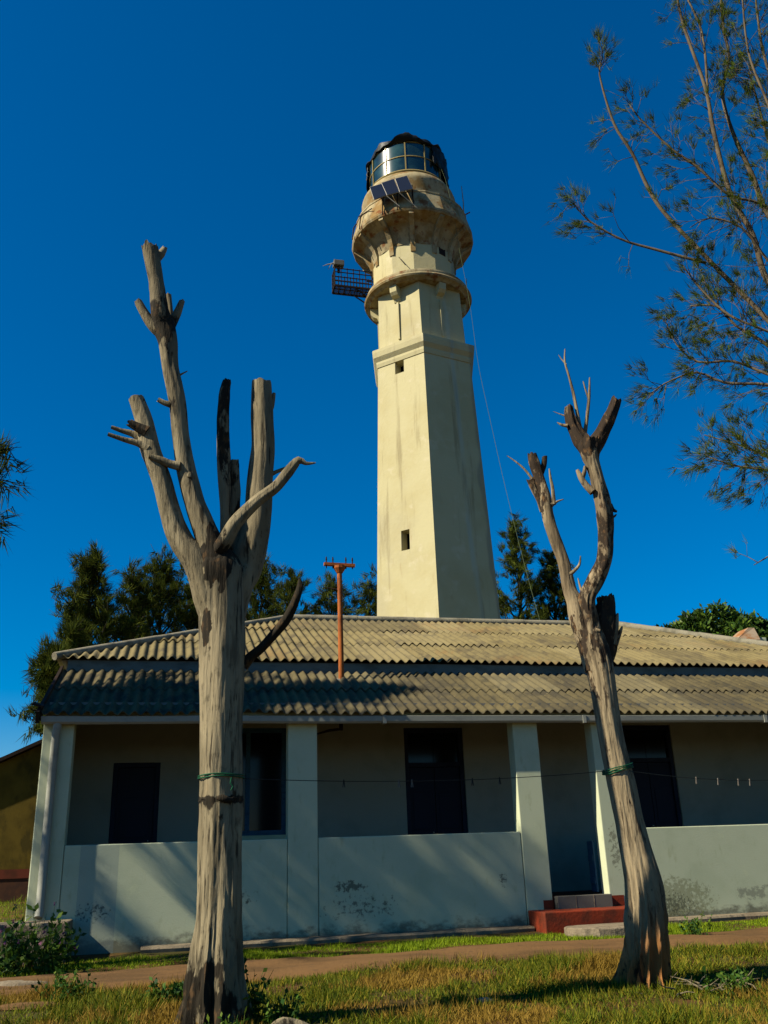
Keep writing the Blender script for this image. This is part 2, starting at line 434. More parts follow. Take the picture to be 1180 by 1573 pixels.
tag(p.build('path', M_path, smooth='full'), kind='structure')
# far hedge-like tree belt is not visible; the land simply runs on

# ================================================================ house
house = thing('veranda_house', HB, 'long single storey house with corrugated two-tier roof and walled veranda', 'house')
XL, XR = -1.58, 13.85
def part(mb, name, m, parent=None, **k): return mb.build(name, m, parent or house, **k)
# pillars
for (x0, x1, e) in ((XL, -1.2, .30), (1.6, 2.0, .24), (4.86, 5.24, .24), (6.09, 6.5, .24), (10.0, 10.4, .24), (13.45, XR, .30)):
    b = MB(); b.box(x0, x1, 0, e, -.12, 2.74); part(b, 'pillar', M_wall, bevel=.012)
# parapets with a hairline joint to the pillars
for (x0, x1) in ((-1.195, 1.595), (2.005, 4.853), (6.505, 9.995), (10.405, 13.445)):
    b = MB(); b.box(x0, x1, .006, .20, -.12, 1.175); part(b, 'parapet_wall', M_wall, bevel=.012)
b = MB(); b.box(XL+.01, XR-.01, .02, .22, 2.745, 2.815); part(b, 'veranda_beam', M_wall)
# floor, ceiling, walls behind
b = MB(); b.box(5.245, 6.085, .03, .22, -.1, .30); b.box(XL+.3, XR-.3, .245, 1.995, -.1, .30); part(b, 'veranda_floor', M_red)
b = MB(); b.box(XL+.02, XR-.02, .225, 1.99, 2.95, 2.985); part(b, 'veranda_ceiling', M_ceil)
for x0 in (XL+.02, XR-.22):
    b = MB(); b.box(x0, x0+.20, .305, 1.995, -.1, 2.94); part(b, 'veranda_end_wall', M_wall)
openings = [(-.78, -.09, .30, 2.37), (.62, 1.83, 1.28, 2.88), (3.74, 4.74, .30, 2.87), (7.58, 8.54, .30, 2.90)]
b = MB(); x = XL
for (x0, x1, z0, z1) in openings:
    b.box(x, x0, 2.0, 2.25, -.1, 3.80)
    b.box(x0, x1, 2.0, 2.25, z1, 3.80)
    if z0 > .5: b.box(x0, x1, 2.0, 2.25, -.1, z0)
    x = x1
b.box(x, XR, 2.0, 2.25, -.1, 3.80)
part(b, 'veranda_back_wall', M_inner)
b = MB(); b.box(XL, XL+.25, 2.255, 9.75, -.1, 3.8); b.box(XR-.25, XR, 2.255, 9.75, -.1, 3.8); b.box(XL, XR, 9.755, 10.0, -.1, 3.8)
part(b, 'outer_wall', M_wall)
b = MB(); b.box(XL+.02, XR-.02, 1.93, 1.997, 3.60, 3.90); part(b, 'fascia_band', M_fascia)
b = MB(); b.box(XL+.3, XR-.3, 3.6, 3.65, -.1, 3.7); part(b, 'room_partition', M_dark)
# doors and window
for i, (x0, x1, z0, z1) in enumerate(openings):
    w = .07
    if i == 1:
        fr = MB()
        for (a0, a1, c0, c1) in ((x0, x0+w, z0, z1), (x1-w, x1, z0, z1), (x0+w, x1-w, z0, z0+w), (x0+w, x1-w, z1-w, z1), (x0+.58, x0+.65, z0+w, z1-w)):
            fr.box(a0, a1, 2.06, 2.13, c0, c1)
        win = part(fr, 'window', M_blue, bevel=.006)
        for (a0, a1) in ((x0+w, x0+.58), (x0+.65, x1-w)):
            pn = MB(); pn.box(a0, a1, 2.09, 2.10, z0+w, z1-w); pn.build('pane', M_glass, win)
        s = MB(); s.box(x0-.04, x1+.04, 1.94, 1.998, z0-.06, z0-.004); s.build('sill', M_wall, win)
    else:
        two = (x1-x0) > .8
        top = z1-.55 if two else z1
        fr = MB()
        fr.box(x0, x0+w, 2.03, 2.13, z0+.004, z1); fr.box(x1-w, x1, 2.03, 2.13, z0+.004, z1); fr.box(x0+w, x1-w, 2.03, 2.13, z1-w, z1)
        if two: fr.box(x0+w, x1-w, 2.03, 2.13, top-w, top)
        d = part(fr, 'door', M_frame, bevel=.006)
        leaves = ((x0+w, (x0+x1)/2-.004), ((x0+x1)/2+.004, x1-w)) if two else ((x0+w, x1-w),)
        for (a0, a1) in leaves:
            lf = MB(); lf.box(a0, a1, 2.07, 2.11, z0+.01, (top-w if two else z1-w)-.004)
            for (c0, c1) in ((.5, 1.15), (1.3, 1.85)):
                lf.box(a0+.06, a1-.06, 2.058, 2.0695, c0, c1)
            lf.build('door_leaf', M_navy, d, bevel=.004)
            if two:
                pn = MB(); pn.box(a0, a1, 2.085, 2.095, top+.002, z1-w-.002); pn.build('transom_pane', M_glass, d)
        hd = MB(); hx = leaves[0][1]-.06
        hd.tube([(hx, 2.06, 1.25), (hx, 2.02, 1.25), (hx, 2.02, 1.25), (hx-.09, 2.02, 1.25)], [.009]*4, 6); hd.build('handle', M_alu, d)
# blue board gate swung open against the entrance jamb
b = MB(); b.box(6.03, 6.06, .255, .44, .34, 1.02)
for k in range(2): b.box(6.018, 6.0295, .27, .43, .45+k*.3, .53+k*.3)
part(b, 'gate', M_blue, bevel=.004)
# entrance steps
b = MB(); b.box(5.27, 6.075, -.10, .028, -.1, .325)
st = part(b, 'tiled_step', M_tile, bevel=.006)
for k in (5.535, 5.80):
    jo = MB(); jo.box(k, k+.008, -.1035, -.099, .17, .324); jo.build('tile_joint', M_conc, st)
b = MB(); b.box(4.86, 6.34, -.60, -.104, -.16, .165); b.box(4.86, 5.265, -.102, -.004, -.16, .165); b.box(6.08, 6.34, -.102, -.004, -.16, .165)
part(b, 'red_step', M_red, bevel=.015)
for (x0, x1, z1) in ((5.10, 5.24, .28), (6.095, 6.30, .30)):
    b = MB(); b.box(x0, x1, -.0035, -.0005, .166, z1); part(b, 'red_skirting', M_red)
# apron at foot of wall
for (x0, x1) in ((-.2, 4.84), (6.36, 13.9)):
    b = MB(); k = int((x1-x0)/.2)
    top, bot = [], []
    for i in range(k+1):
        x = x0+(x1-x0)*i/k
        yf = -.27+.05*noise.noise(Vector((x*1.7, 2, 1)))+.03*noise.noise(Vector((x*6, 2, 1)))
        top += [(x, -.001, -.012), (x, yf+.02, -.016+.01*noise.noise(Vector((x*3, 5, 1)))), (x, yf, -.04), (x, yf+.03, -.18)]
    b.add(top, [(i*4+j, i*4+j+1, (i+1)*4+j+1, (i+1)*4+j) for i in range(k) for j in range(3)])
    part(b, 'foundation_apron', M_conc)
# gutter and downpipe
b = MB()
prof = [(-.05, 2.75), (-.05, 2.68), (-.07, 2.655), (-.135, 2.65), (-.16, 2.675), (-.165, 2.745), (-.15, 2.75), (-.148, 2.70), (-.13, 2.67), (-.075, 2.67), (-.062, 2.69), (-.062, 2.75)]
vs, fs = [], []
xs = [XL-.02+i*(XR-XL+.04)/24 for i in range(25)]
for x in xs:
    dz = .006*noise.noise(Vector((x*.7, 0, 0)))
    vs += [(x, y, z+dz) for y, z in prof]
m_ = len(prof)
for i in range(24): fs += [(i*m_+j, i*m_+(j+1) % m_, (i+1)*m_+(j+1) % m_, (i+1)*m_+j) for j in range(m_)]
fs += [tuple(range(m_)), tuple(range(24*m_, 25*m_))[::-1]]
b.add(vs, fs)
gut = part(b, 'gutter', M_trim, smooth=30)
for x in (2.9, 5.9, 8.9):
    j = MB(); j.box(x, x+.05, -.172, -.045, 2.642, 2.752); j.build('gutter_joint', M_trim, gut)
b = MB(); b.tube([(-1.40, -.10, 2.66), (-1.40, -.10, 2.60), (-1.415, -.06, 2.52), (-1.415, -.06, .42), (-1.42, -.09, .36)], [.052]*5, 14); part(b, 'downpipe', M_trim, smooth=True)
b = MB(); b.box(-2.3, -1.02, -.75, -.02, -.2, .33); part(b, 'corner_plinth', M_conc, bevel=.02)

# corrugated roofs
LAM, AMP = .148, .027
def corr(mb, xa, xb, fun_lim, zc, slope, ya, nrow, lip=.02, lap=.016, seed=1):
    """waves run up the slope (along y). fun_lim(x) -> upper y limit for this column"""
    rnd = random.Random(seed)
    nper = 8
    n = int((xb-xa)/LAM*nper)
    ymax = max(fun_lim(xa+(xb-xa)*i/n) for i in range(n+1))
    dy = (ymax-ya)/nrow
    sheets = {}
    for r in range(nrow):
        y0 = ya+r*dy; y1 = y0+dy+.06
        vs, fs, aa = [], [], []
        for i in range(n+1):
            x = xa+(xb-xa)*i/n
            lim = fun_lim(x)
            sh = (r, int(i/nper/6.5))
            if sh not in sheets: sheets[sh] = (rnd.uniform(-.03, .02), rnd.uniform(-.004, .016), rnd.random())
            dyj, dzj, tn = sheets[sh]
            c = AMP*math.cos(2*math.pi*x/LAM)
            for (y, k, th) in ((y0+dyj, 1.0, -.009), (y0+dyj, 1.0, 0), (y0+dyj+.02, 1, 0), ((y0+y1)/2, .5, 0), (y1, 0.0, 0)):
                yy = min(y, lim)
                z = zc+slope*(yy-ya)+c+k*(lap+dzj)+th
                z += .008*noise.noise(Vector((x*.6, yy*.6, 3)))
                vs.append((x, yy, z)); aa.append(tn)
        for i in range(n):
            x = xa+(xb-xa)*(i+.5)/n
            if fun_lim(x) <= y0+.01: continue
            for j in range(4): fs.append((i*5+j, (i+1)*5+j, (i+1)*5+j+1, i*5+j+1))
        mb.add(vs, fs, aa)
b = MB(); corr(b, XL-.02, XR+.02, lambda x: 1.96, 2.782, .465, -.165, 2, seed=4)
part(b, 'veranda_roof', M_roof_old, smooth='full', attr=True)
b = MB()
HX0, HX1, HY0, HYR, HZ0, HS = -1.72, 13.95, 1.85, 6.0, 3.93, .422
HK = (HYR-HY0)/(2.33-HX0)
def lim(x): return min(HYR, HY0+(x-HX0)*HK, HY0+(HX1-x)*HK)
corr(b, HX0, HX1, lim, HZ0, HS, HY0, 3, seed=9)
part(b, 'main_roof', M_roof, smooth='full', attr=True)
zr = HZ0+HS*(HYR-HY0)
RX0, RX1 = 2.33, HX1-(2.33-HX0)
HYB = 2*HYR-HY0
b = MB()
b.add([(HX0, HY0, HZ0-.03), (HX0, HYB, HZ0-.03), (RX0, HYR, zr-.03)], [(0, 2, 1)])
b.add([(HX1, HY0, HZ0-.03), (HX1, HYB, HZ0-.03), (RX1, HYR, zr-.03)], [(0, 1, 2)])
b.add([(HX0, HYB, HZ0-.03), (HX1, HYB, HZ0-.03), (RX1, HYR, zr-.03), (RX0, HYR, zr-.03)], [(0, 3, 2, 1)])
part(b, 'rear_roof_slopes', M_roof)
b = MB(); b.box(HX0+.06, HX1-.06, HY0+.16, HYB-.07, HZ0-.02, HZ0); part(b, 'roof_soffit', M_ceil)
b = MB()
def capline(p0, p1, r, seg=.9):
    p0, p1 = Vector(p0), Vector(p1); L_ = (p1-p0).length; k = max(1, int(L_/seg))
    for i in range(k):
        a, c = p0.lerp(p1, i/k), p0.lerp(p1, min(1, (i+1)/k+.03))
        b.tube([a, c], [r*1.0, r*1.10], 10)
capline((HX0-.03, HY0-.03, HZ0+.01), (RX0, HYR, zr+.02), .062)
capline((HX1+.03, HY0-.03, HZ0+.01), (RX1, HYR, zr+.02), .085)
capline((RX0, HYR, zr+.015), (RX1, HYR, zr+.015), .075, 1.2)
capline((HX0-.03, HYB, HZ0+.01), (RX0, HYR, zr+.02), .085); capline((HX1+.03, HYB, HZ0+.01), (RX1, HYR, zr+.02), .085)
part(b, 'ridge_cap', M_cap, smooth=50)
# broken barge ends on the left
b = MB(); b.obox((XL-.06, .9, 3.24), (.02, 0, 0), (0, 1.12, .52), (0, -.03, .07)); part(b, 'barge_board', M_drust)
b = MB()
b.tube([(XL-.02, -.15, 2.80), (XL-.16, -.16, 2.83)], [.012, .006], 5); b.tube([(XL-.02, -.12, 2.70), (XL-.2, -.13, 2.715)], [.006, .004], 5)
b.obox((XL-.08, -.1, 2.90), (.07, 0, -.02), (0, .08, .02), (.01, 0, .012))
part(b, 'broken_roof_edge', M_drust)
# chimney with rusty cap
b = MB(); b.box(12.95, 13.55, 5.75, 6.25, 4.1, 5.42); ch = part(b, 'chimney', M_wall, bevel=.02)
b = MB(); b.add([(12.72, 5.72, 5.34), (13.30, 5.64, 5.34), (13.30, 6.3, 5.34), (12.72, 6.3, 5.34), (13.15, 5.8, 5.66), (13.30, 5.8, 5.66), (13.30, 6.2, 5.66), (13.15, 6.2, 5.66)],
              [(0, 3, 2, 1), (4, 5, 6, 7), (0, 1, 5, 4), (1, 2, 6, 5), (2, 3, 7, 6), (3, 0, 4, 7)])
b.build('chimney_cap', mat('rust_streaked_sheet', (.55, .42, .28), [((.45, .17, .04), 3, .42, .6, ONE, .9)], rough=.7), ch)
# ceiling bracket
b = MB(); c0 = aty(524, 1108, 1.2); c0.z = 2.948
b.tube([c0, c0-Vector((0, 0, .22))], [.03, .03], 8)
b.tube([c0-Vector((0, 0, .2)), c0+Vector((-.18, 0, -.22)), c0+Vector((-.38, .02, -.27))], [.02, .022, .012], 6)
part(b, 'ceiling_bracket', M_drust)
# cable lying on the main roof
b = MB()
pts = []
for (px, py) in ((442, 1003), (448, 999), (460, 998), (472, 1001), (484, 1007), (492, 1012)):
    q = aty(px, py, 2.6)
    for it in range(12):
        yy = q.y; zt = HZ0+HS*(yy-HY0)+.05
        q = aty(px, py, yy+(zt-q.z)*1.0 if abs(zt-q.z) > .004 else yy)
    pts.append(q+Vector((0, 0, .02)))
b.tube(pts, [.016]*6, 6); tag(b.build('cable', M_drust, base=pts[0]), 'short dark cable lying loose across the upper corrugated roof', 'cable')

# ================================================================ pole on the roof
PB = Vector((2.64, 1.55, 3.55))
pole = thing('utility_pole', PB, 'orange rusty iron pole with crossarm standing on the corrugated roof', 'pole')
b = MB(); b.tube([PB-Vector((0, 0, .25)), PB+Vector((0, 0, .9)), PB+Vector((0, 0, 1.88))], [.046, .043, .041], 14); b.build('post', M_rust, pole, smooth=True)
b = MB(); b.tube([PB+Vector((0, 0, 1.78)), PB+Vector((0, 0, 1.86)), PB+Vector((0, 0, 1.90))], [.05, .10, .10], 10)
b.obox(PB+Vector((0, 0, 1.925)), (.26, 0, -.006), (0, .035, 0), (0, 0, .024)); b.build('crossarm', M_rust, pole)
for x in (-.22, -.11, .11, .22):
    b = MB(); q = PB+Vector((x, 0, 1.95)); b.tube([q-Vector((0,0,.09)), q, q+Vector((0, 0, .05)), q+Vector((0, 0, .055)), q+Vector((0, 0, .11))], [.010, .010, .010, .016, .009], 6); b.build('insulator_pin', M_drust, pole)
b = MB(); q = PB+Vector((-.08, 0, 1.50)); b.tube([PB+Vector((0, 0, 1.46)), q, q+Vector((-.18, 0, .03))], [.02, .016, .008], 6); b.build('bracket_hook', M_drust, pole)
b = MB()
rnd = random.Random(3)
for k in range(8):
    q = PB+Vector((rnd.uniform(-.12, .25), rnd.uniform(-.10, .06), -.02)); b.tube([q-Vector((.05, 0, .04)), q, q+Vector((.05, 0, -.03))], [.03, rnd.uniform(.045, .07), .02], 8)
b.build('cement_collar', M_stone, pole, smooth='full')

# ================================================================ lighthouse
TB = Vector((8.08, 14.12, .1))
LH = thing('lighthouse', TB, 'tall cream hexagonal lighthouse tower with gallery and dark glazed lantern', 'lighthouse')
TX, TY = TB.x, TB.y
va = math.atan2(CAM[1]-TY, CAM[0]-TX)+rad(1.0)      # one hexagon corner faces the viewer
def sec(R, z, n=6, off=0.0, cx=0.0):
    return [(TX+cx+R*math.cos(va+off+2*math.pi*k/n), TY+R*math.sin(va+off+2*math.pi*k/n), z) for k in range(n)]
def stack(secs, n, cap=True):
    b = MB(); vs = [v for s_ in secs for v in s_]; m = len(secs)
    fs = [(i*n+k, i*n+(k+1) % n, (i+1)*n+(k+1) % n, (i+1)*n+k) for i in range(m-1) for k in range(n)]
    if cap: fs += [tuple(range(n-1, -1, -1)), tuple((m-1)*n+k for k in range(n))]
    b.add(vs, fs); return b
# shaft: each face a grid, window cells left open on the lit face
ZS0, ZS1, RS0, RS1 = 0.0, 16.45, 2.45, 1.80
def RS(z): return RS0+(RS1-RS0)*(z-ZS0)/(ZS1-ZS0)
def corner(k, z): return Vector(sec(RS(z), z)[k % 6])
wins = [(aty(623, 829, 13), (616.5, 629.5), (814, 845)), (aty(613.5, 560, 13), (607, 620.5), (548, 573))]
# the lit face runs between the corner facing the viewer and its neighbour on the left
cand = [k for k in (1, 5) if True]
kl = min((1, 5), key=lambda k: (np.array(corner(k, 8))-CAM) @ _r2)
def face_uv(px, py):
    c0, c1, c2 = corner(0, 0), corner(kl, 0), corner(0, 16)
    nrm = (c1-c0).cross(c2-c0).normalized()
    d = Vector(ray(px, py)); o = Vector(CAM)
    h = o+d*((c0-o).dot(nrm)/d.dot(nrm))
    a, e = corner(0, h.z), corner(kl, h.z)
    return (h-a).dot(e-a)/(e-a).length_squared, h.z
b = MB(); cells = []
for (_, xs_, ys_) in wins:
    us = [face_uv(xx, sum(ys_)/2)[0] for xx in xs_]; zs = [face_uv(sum(xs_)/2, yy)[1] for yy in ys_]
    cells.append((min(us), max(us), min(zs), max(zs)))
cells.sort(key=lambda c: c[2])
zl = [ZS0]+[z for c in cells for z in (c[2], c[3])]+[ZS1]
for k in range(6):
    if k == (0 if kl == 1 else 5): continue
    pts = []
    for z in (ZS0, 4, 8, 12, ZS1): pts += [corner(k, z), corner(k+1, z)]
    b.add(pts, [(2*i, 2*i+1, 2*i+3, 2*i+2) for i in range(4)])
inward = (Vector((TX, TY, 0))-(corner(0, 0)+corner(kl, 0))/2); inward.z = 0; inward.normalize()
for i in range(len(zl)-1):
    z0, z1 = zl[i], zl[i+1]
    us = [0, 1]
    hole = i % 2 == 1
    if hole: us = [0, cells[i//2][0], cells[i//2][1], 1]
    def fp(u, z): return corner(0, z).lerp(corner(kl, z), u)
    for j in range(len(us)-1):
        if hole and j == 1:
            q = [fp(us[1], z0), fp(us[2], z0), fp(us[2], z1), fp(us[1], z1)]
            r_ = [v+inward*.42 for v in q]
            b.add(q+r_, [(0, 1, 5, 4), (1, 2, 6, 5), (2, 3, 7, 6), (3, 0, 4, 7)])
            continue
        b.add([fp(us[j], z0), fp(us[j+1], z0), fp(us[j+1], z1), fp(us[j], z1)], [(0, 1, 2, 3)])
shaft = b.build('shaft', M_tower, LH)
for c in cells:
    w_ = MB(); q = [corner(0, z).lerp(corner(kl, z), u)+inward*.36 for (u, z) in ((c[0]-.02, c[2]-.03), (c[1]+.02, c[2]-.03), (c[1]+.02, c[3]+.03), (c[0]-.02, c[3]+.03))]
    w_.add(q+[v+inward*.05 for v in q], [(0, 1, 2, 3), (7, 6, 5, 4), (0, 4, 5, 1), (1, 5, 6, 2), (2, 6, 7, 3), (3, 7, 4, 0)])
    wo = w_.build('window', M_dark, LH)
    f_ = MB(); m0 = (q[0]+q[1])/2-inward*.02; m1 = (q[2]+q[3])/2-inward*.02; f_.tube([m0, m1], [.014, .014], 6); f_.build('glazing_bar', M_drust, wo)
CX1, CX2 = -.08, -.17     # the old tower leans a touch
b = stack([sec(1.83, 16.40), sec(1.86, 16.52), sec(1.86, 16.60), sec(1.97, 16.74), sec(2.0, 16.92), sec(2.0, 17.02), sec(1.72, 17.10)], 6); b.build('cornice', M_tower, LH)
b = stack([sec(1.70, 17.06, cx=-.02), sec(1.64, 19.32, cx=-.05)], 6); b.build('upper_shaft', M_tower, LH)
# brackets under the ring (at the middle of each face)
def radial(ang, r, z, cx): return Vector((TX+cx+r*math.cos(ang), TY+r*math.sin(ang), z))
for k in range(6):
    an = va+rad(30)+rad(60)*k
    t_ = Vector((-math.sin(an), math.cos(an), 0)); o_ = Vector((math.cos(an), math.sin(an), 0))
    b = MB()
    prof = [(1.30, 18.75), (1.44, 18.75), (1.48, 18.85), (1.62, 18.92), (1.70, 19.02), (1.72, 19.20), (1.72, 19.26), (1.30, 19.26)]
    vs = [radial(an, r, z, CX1)+t_*s_ for s_ in (-.13, .13) for r, z in prof]; m_ = len(prof)
    b.add(vs, [tuple(range(m_-1, -1, -1)), tuple(range(m_, 2*m_))]+[(i, (i+1) % m_, (i+1) % m_+m_, i+m_) for i in range(m_)])
    b.build('ring_bracket', M_tower, LH)
    b = MB(); b.obox(radial(an, 1.452-.0, 17.98, CX1*.7), t_*.035, o_*.045, (0, 0, .72)); b.build('pilaster_strip', M_tower, LH)
b = MB(); b.lathe((TX+CX1, TY), [(1.3, 19.27), (1.74, 19.27), (1.80, 19.33), (1.90, 19.36), (1.93, 19.42), (1.90, 19.48), (1.84, 19.50), (1.86, 19.56), (1.84, 19.64), (1.70, 19.70), (1.3, 19.72)], 64)
b.build('ring_moulding', M_gallery, LH, smooth=35)
# drum with twelve faces, flaring brackets and gallery
b = stack([sec(1.50, 19.70, 12, cx=CX2), sec(1.48, 21.9, 12, cx=CX2)], 12, False); b.build('gallery_drum', M_tower, LH)
b = stack([sec(1.47, 20.95, 24, cx=CX2), sec(1.50, 21.10, 24, cx=CX2), sec(1.60, 21.35, 24, cx=CX2), sec(1.80, 21.60, 24, cx=CX2), sec(2.05, 21.74, 24, cx=CX2), sec(2.20, 21.80, 24, cx=CX2), sec(2.23, 21.86, 24, cx=CX2)], 24, False)
b.build('gallery_flare', M_gallery, LH, smooth=20)
for k in range(12):
    an = va+rad(30)*k
    t_ = Vector((-math.sin(an), math.cos(an), 0)); b = MB()
    prof = [(1.40, 20.60), (1.52, 20.60), (1.55, 20.95), (1.64, 21.20), (1.82, 21.45), (2.08, 21.64), (2.16, 21.70), (2.16, 21.79), (1.40, 21.79)]
    vs = [radial(an, r, z, CX2)+t_*s_ for s_ in (-.085, .085) for r, z in prof]; m_ = len(prof)
    b.add(vs, [tuple(range(m_-1, -1, -1)), tuple(range(m_, 2*m_))]+[(i, (i+1) % m_, (i+1) % m_+m_, i+m_) for i in range(m_)])
    b.build('gallery_bracket', M_gallery, LH)
b = stack([sec(r, z, 24, cx=CX2) for r, z in ((2.23, 21.87), (2.24, 21.95), (2.05, 22.68), (2.07, 22.70), (2.07, 22.76), (1.92, 22.78), (1.92, 22.3), (1.6, 22.28))], 24, False)
b.build('gallery_parapet', M_gallery, LH)
CX3 = -.24
b = MB(); b.lathe((TX+CX3, TY), [(1.72, 22.2), (1.74, 23.55), (1.76, 23.62), (1.72, 23.76), (1.60, 23.95), (1.50, 24.03), (1.30, 24.05)], 48); b.build('service_room', M_gallery, LH, smooth=35)
b = MB(); b.lathe((TX+CX3, TY), [(1.40, 24.03), (1.50, 24.04), (1.53, 24.09), (1.50, 24.15), (1.40, 24.16)], 64); b.build('lantern_sill', M_brass, LH, smooth=35)
# lantern
lan = thing  # (kept simple: lantern parts belong to the lighthouse)
b = MB(); b.lathe((TX+CX3, TY), [(1.415, 24.14), (1.415, 24.8), (1.415, 25.5)], 96, cap=False)
lg = b.build('lantern_glass', M_lglass, LH, smooth='full')
for z in (24.82, 25.46):
    b = MB(); b.lathe((TX+CX3, TY), [(1.39, z-.022), (1.44, z-.018), (1.44, z+.018), (1.39, z+.022)], 64); b.build('glazing_ring', M_brass, lg)
for k in range(12):
    an = va+rad(-1.5)+rad(30)*k
    b = MB(); t_ = Vector((-math.sin(an), math.cos(an), 0)); o_ = Vector((math.cos(an), math.sin(an), 0))
    b.obox(radial(an, 1.425, 24.80, CX3), t_*.024, o_*.022, (0, 0, .67)); b.build('glazing_bar', M_brass, lg)
# torn black cap
b = MB(); NA = 96
rows = []
for j, (r, z) in enumerate(((1.45, 25.44), (1.53, 25.50), (1.47, 25.60), (1.22, 25.67), (.85, 25.72), (.45, 25.75), (.05, 25.76))):
    for k in range(NA):
        th = 2*math.pi*k/NA
        rel = (th-va+math.pi) % (2*math.pi)-math.pi
        nn = noise.noise(Vector((math.cos(th)*2.4, math.sin(th)*2.4, j*.55)))
        n2 = noise.noise(Vector((math.cos(th)*6, math.sin(th)*6, j*.9)))
        rr = r*(1+.06*nn+.03*n2); zz = z+.17*nn*(1 if j else .35)+.10*n2*(1 if j else .4)
        zz += .24*math.exp(-((rel-.02)/.26)**2)*(1 if 1 <= j <= 4 else 0)
        rows.append((TX+CX3+rr*math.cos(th), TY+rr*math.sin(th), zz))
b.add(rows, [(i*NA+k, i*NA+(k+1) % NA, (i+1)*NA+(k+1) % NA, (i+1)*NA+k) for i in range(6) for k in range(NA)])
capo = b.build('lantern_cap', M_tarp, LH, smooth=45)
sm = capo.modifiers.new('thick', 'SOLIDIFY'); sm.thickness = .03
sgn_ = 1 if (radial(va+rad(45), 1.5, 21, 0)-radial(va, 1.5, 21, 0)).x > 0 else -1
# torn sheet hanging round the back and sides of the lantern
b = MB(); NA = 90; rows = []
for j in range(9):
    for k in range(NA+1):
        rel = sgn_*(rad(40)+k/NA*rad(238))
        th = va+rel
        d_ = min(k, NA-k)/NA
        L_ = .85+.45*min(1, d_*5)+.42*noise.noise(Vector((k*.22, 3, 1)))+.3*noise.noise(Vector((k*.6, 7, 1)))
        z = 25.55-L_*j/8
        r = 1.49+.07*noise.noise(Vector((k*.35, j*.4, 2)))+.04*noise.noise(Vector((k*.9, j*.9, 5)))+.03*j/8
        rows.append((TX+CX3+r*math.cos(th), TY+r*math.sin(th), z+.04*noise.noise(Vector((k*.5, j, 1)))))
n_ = NA+1
b.add(rows, [(j*n_+k, j*n_+k+1, (j+1)*n_+k+1, (j+1)*n_+k) for j in range(8) for k in range(NA)])
sh = b.build('torn_sheet', M_tarp, LH, smooth=45)
sm = sh.modifiers.new('thick', 'SOLIDIFY'); sm.thickness = .025
# dark doorway of the drum
an = va+(rad(45) if kl == 5 else rad(-45))
sgn = 1 if (radial(va+rad(45), 1.5, 21, 0)-radial(va, 1.5, 21, 0)).x > 0 else -1
an = va+sgn*rad(45)
t_ = Vector((-math.sin(an), math.cos(an), 0)); o_ = Vector((math.cos(an), math.sin(an), 0))
b = MB(); b.obox(radial(an, 1.425, 21.05, CX2), t_*.15, o_*.035, (0, 0, .34)); b.build('drum_door', M_drust, LH)
# iron stubs of the lost railing
RSGN = -sgn
for dg, z in ((70, 22.2), (54, 22.2), (26, 22.1), (12, 22.2), (-2, 22.2)):
    an = va+RSGN*rad(dg); o_ = Vector((math.cos(an), math.sin(an), 0))
    b = MB(); b.tube([radial(an, 2.30, 21.78, CX2), radial(an, 2.24, 22.3, CX2), radial(an, 2.13, 22.9 if dg < 40 else 22.5, CX2)], [.022]*3, 6); b.build('railing_stub', M_drust, LH)
b = MB(); b.tube([radial(va+RSGN*rad(66), 2.10, 22.7, CX2), radial(va+RSGN*rad(38), 2.24, 22.3, CX2)], [.018]*2, 6)
b.build('bent_bar', M_drust, LH)
b = MB(); b.tube([radial(va+RSGN*rad(20), 1.50, 20.45, CX2), radial(va+RSGN*rad(10), 1.72, 19.9, CX2)], [.012]*2, 6); b.build('bent_bar', M_drust, LH)

# solar panels
sp_px = [((585.6-17, 288), (586, 283), (594, 300), (575, 307)), ((586.5, 281.5), (605, 275.5), (613, 295), (595, 300)), ((607.5, 275), (625, 270.5), (634, 290), (614.5, 295))]
lab = ['leftmost of the three dark solar panels on the lighthouse gallery', 'middle of the three dark solar panels on the lighthouse gallery', 'rightmost of the three dark solar panels, nearest the lantern glass centre']
for i, q in enumerate(sp_px):
    dd = 25.75+(2-i)*.14
    tl, tr = at(q[0][0], q[0][1], dd), at(q[1][0], q[1][1], dd-.1)
    br, bl = at(q[2][0], q[2][1], dd-.42), at(q[3][0], q[3][1], dd-.32)
    c_ = (tl+tr+br+bl)/4
    t = thing('solar_panel', c_, lab[i], 'solar panel', 'solar panels on the gallery')
    nrm = (tr-tl).cross(bl-tl).normalized()
    if nrm.z < 0: nrm = -nrm
    b = MB(); q4 = [tl, tr, br, bl]; b.add([v-nrm*.02 for v in q4]+[v+nrm*.02 for v in q4], [(3, 2, 1, 0), (4, 5, 6, 7), (0, 1, 5, 4), (1, 2, 6, 5), (2, 3, 7, 6), (3, 0, 4, 7)])
    b.build('cell_plate', M_panel, t)
    b = MB()
    for k in range(4): b.tube([q4[k], q4[(k+1) % 4]], [.022 if k == 0 else .013]*2, 6)
    b.build('panel_frame', M_alu, t)
    b = MB(); foot = Vector((TX+CX2, TY, 0)); dv = (br-foot); dv.z = 0; dv.normalize()
    ft = foot+dv*2.12; ft.z = 22.35
    b.tube([br, ft+Vector((0, 0, .1))], [.018, .018], 6); b.build('support_leg', M_drust, t); b = MB()
    mid = (tl+tr)/2; ft2 = foot+dv*2.06; ft2.z = 22.75
    b.tube([mid, ft2], [.014, .014], 6)
    b.build('support_leg', M_drust, t)
    if i < 2:
        b = MB(); s0 = br+Vector((0, 0, -.02)); s1 = at(*((614, 317), (641, 319))[i], 25.66); b.tube([s0, s1], [.014, .014], 6); b.build('stay_rod', M_alu, t)

M_pfm = mat('blackened_steel', (.03, .02, .016), [((.08, .035, .018), 9, .58, .7, ONE, .6)], rough=.8)
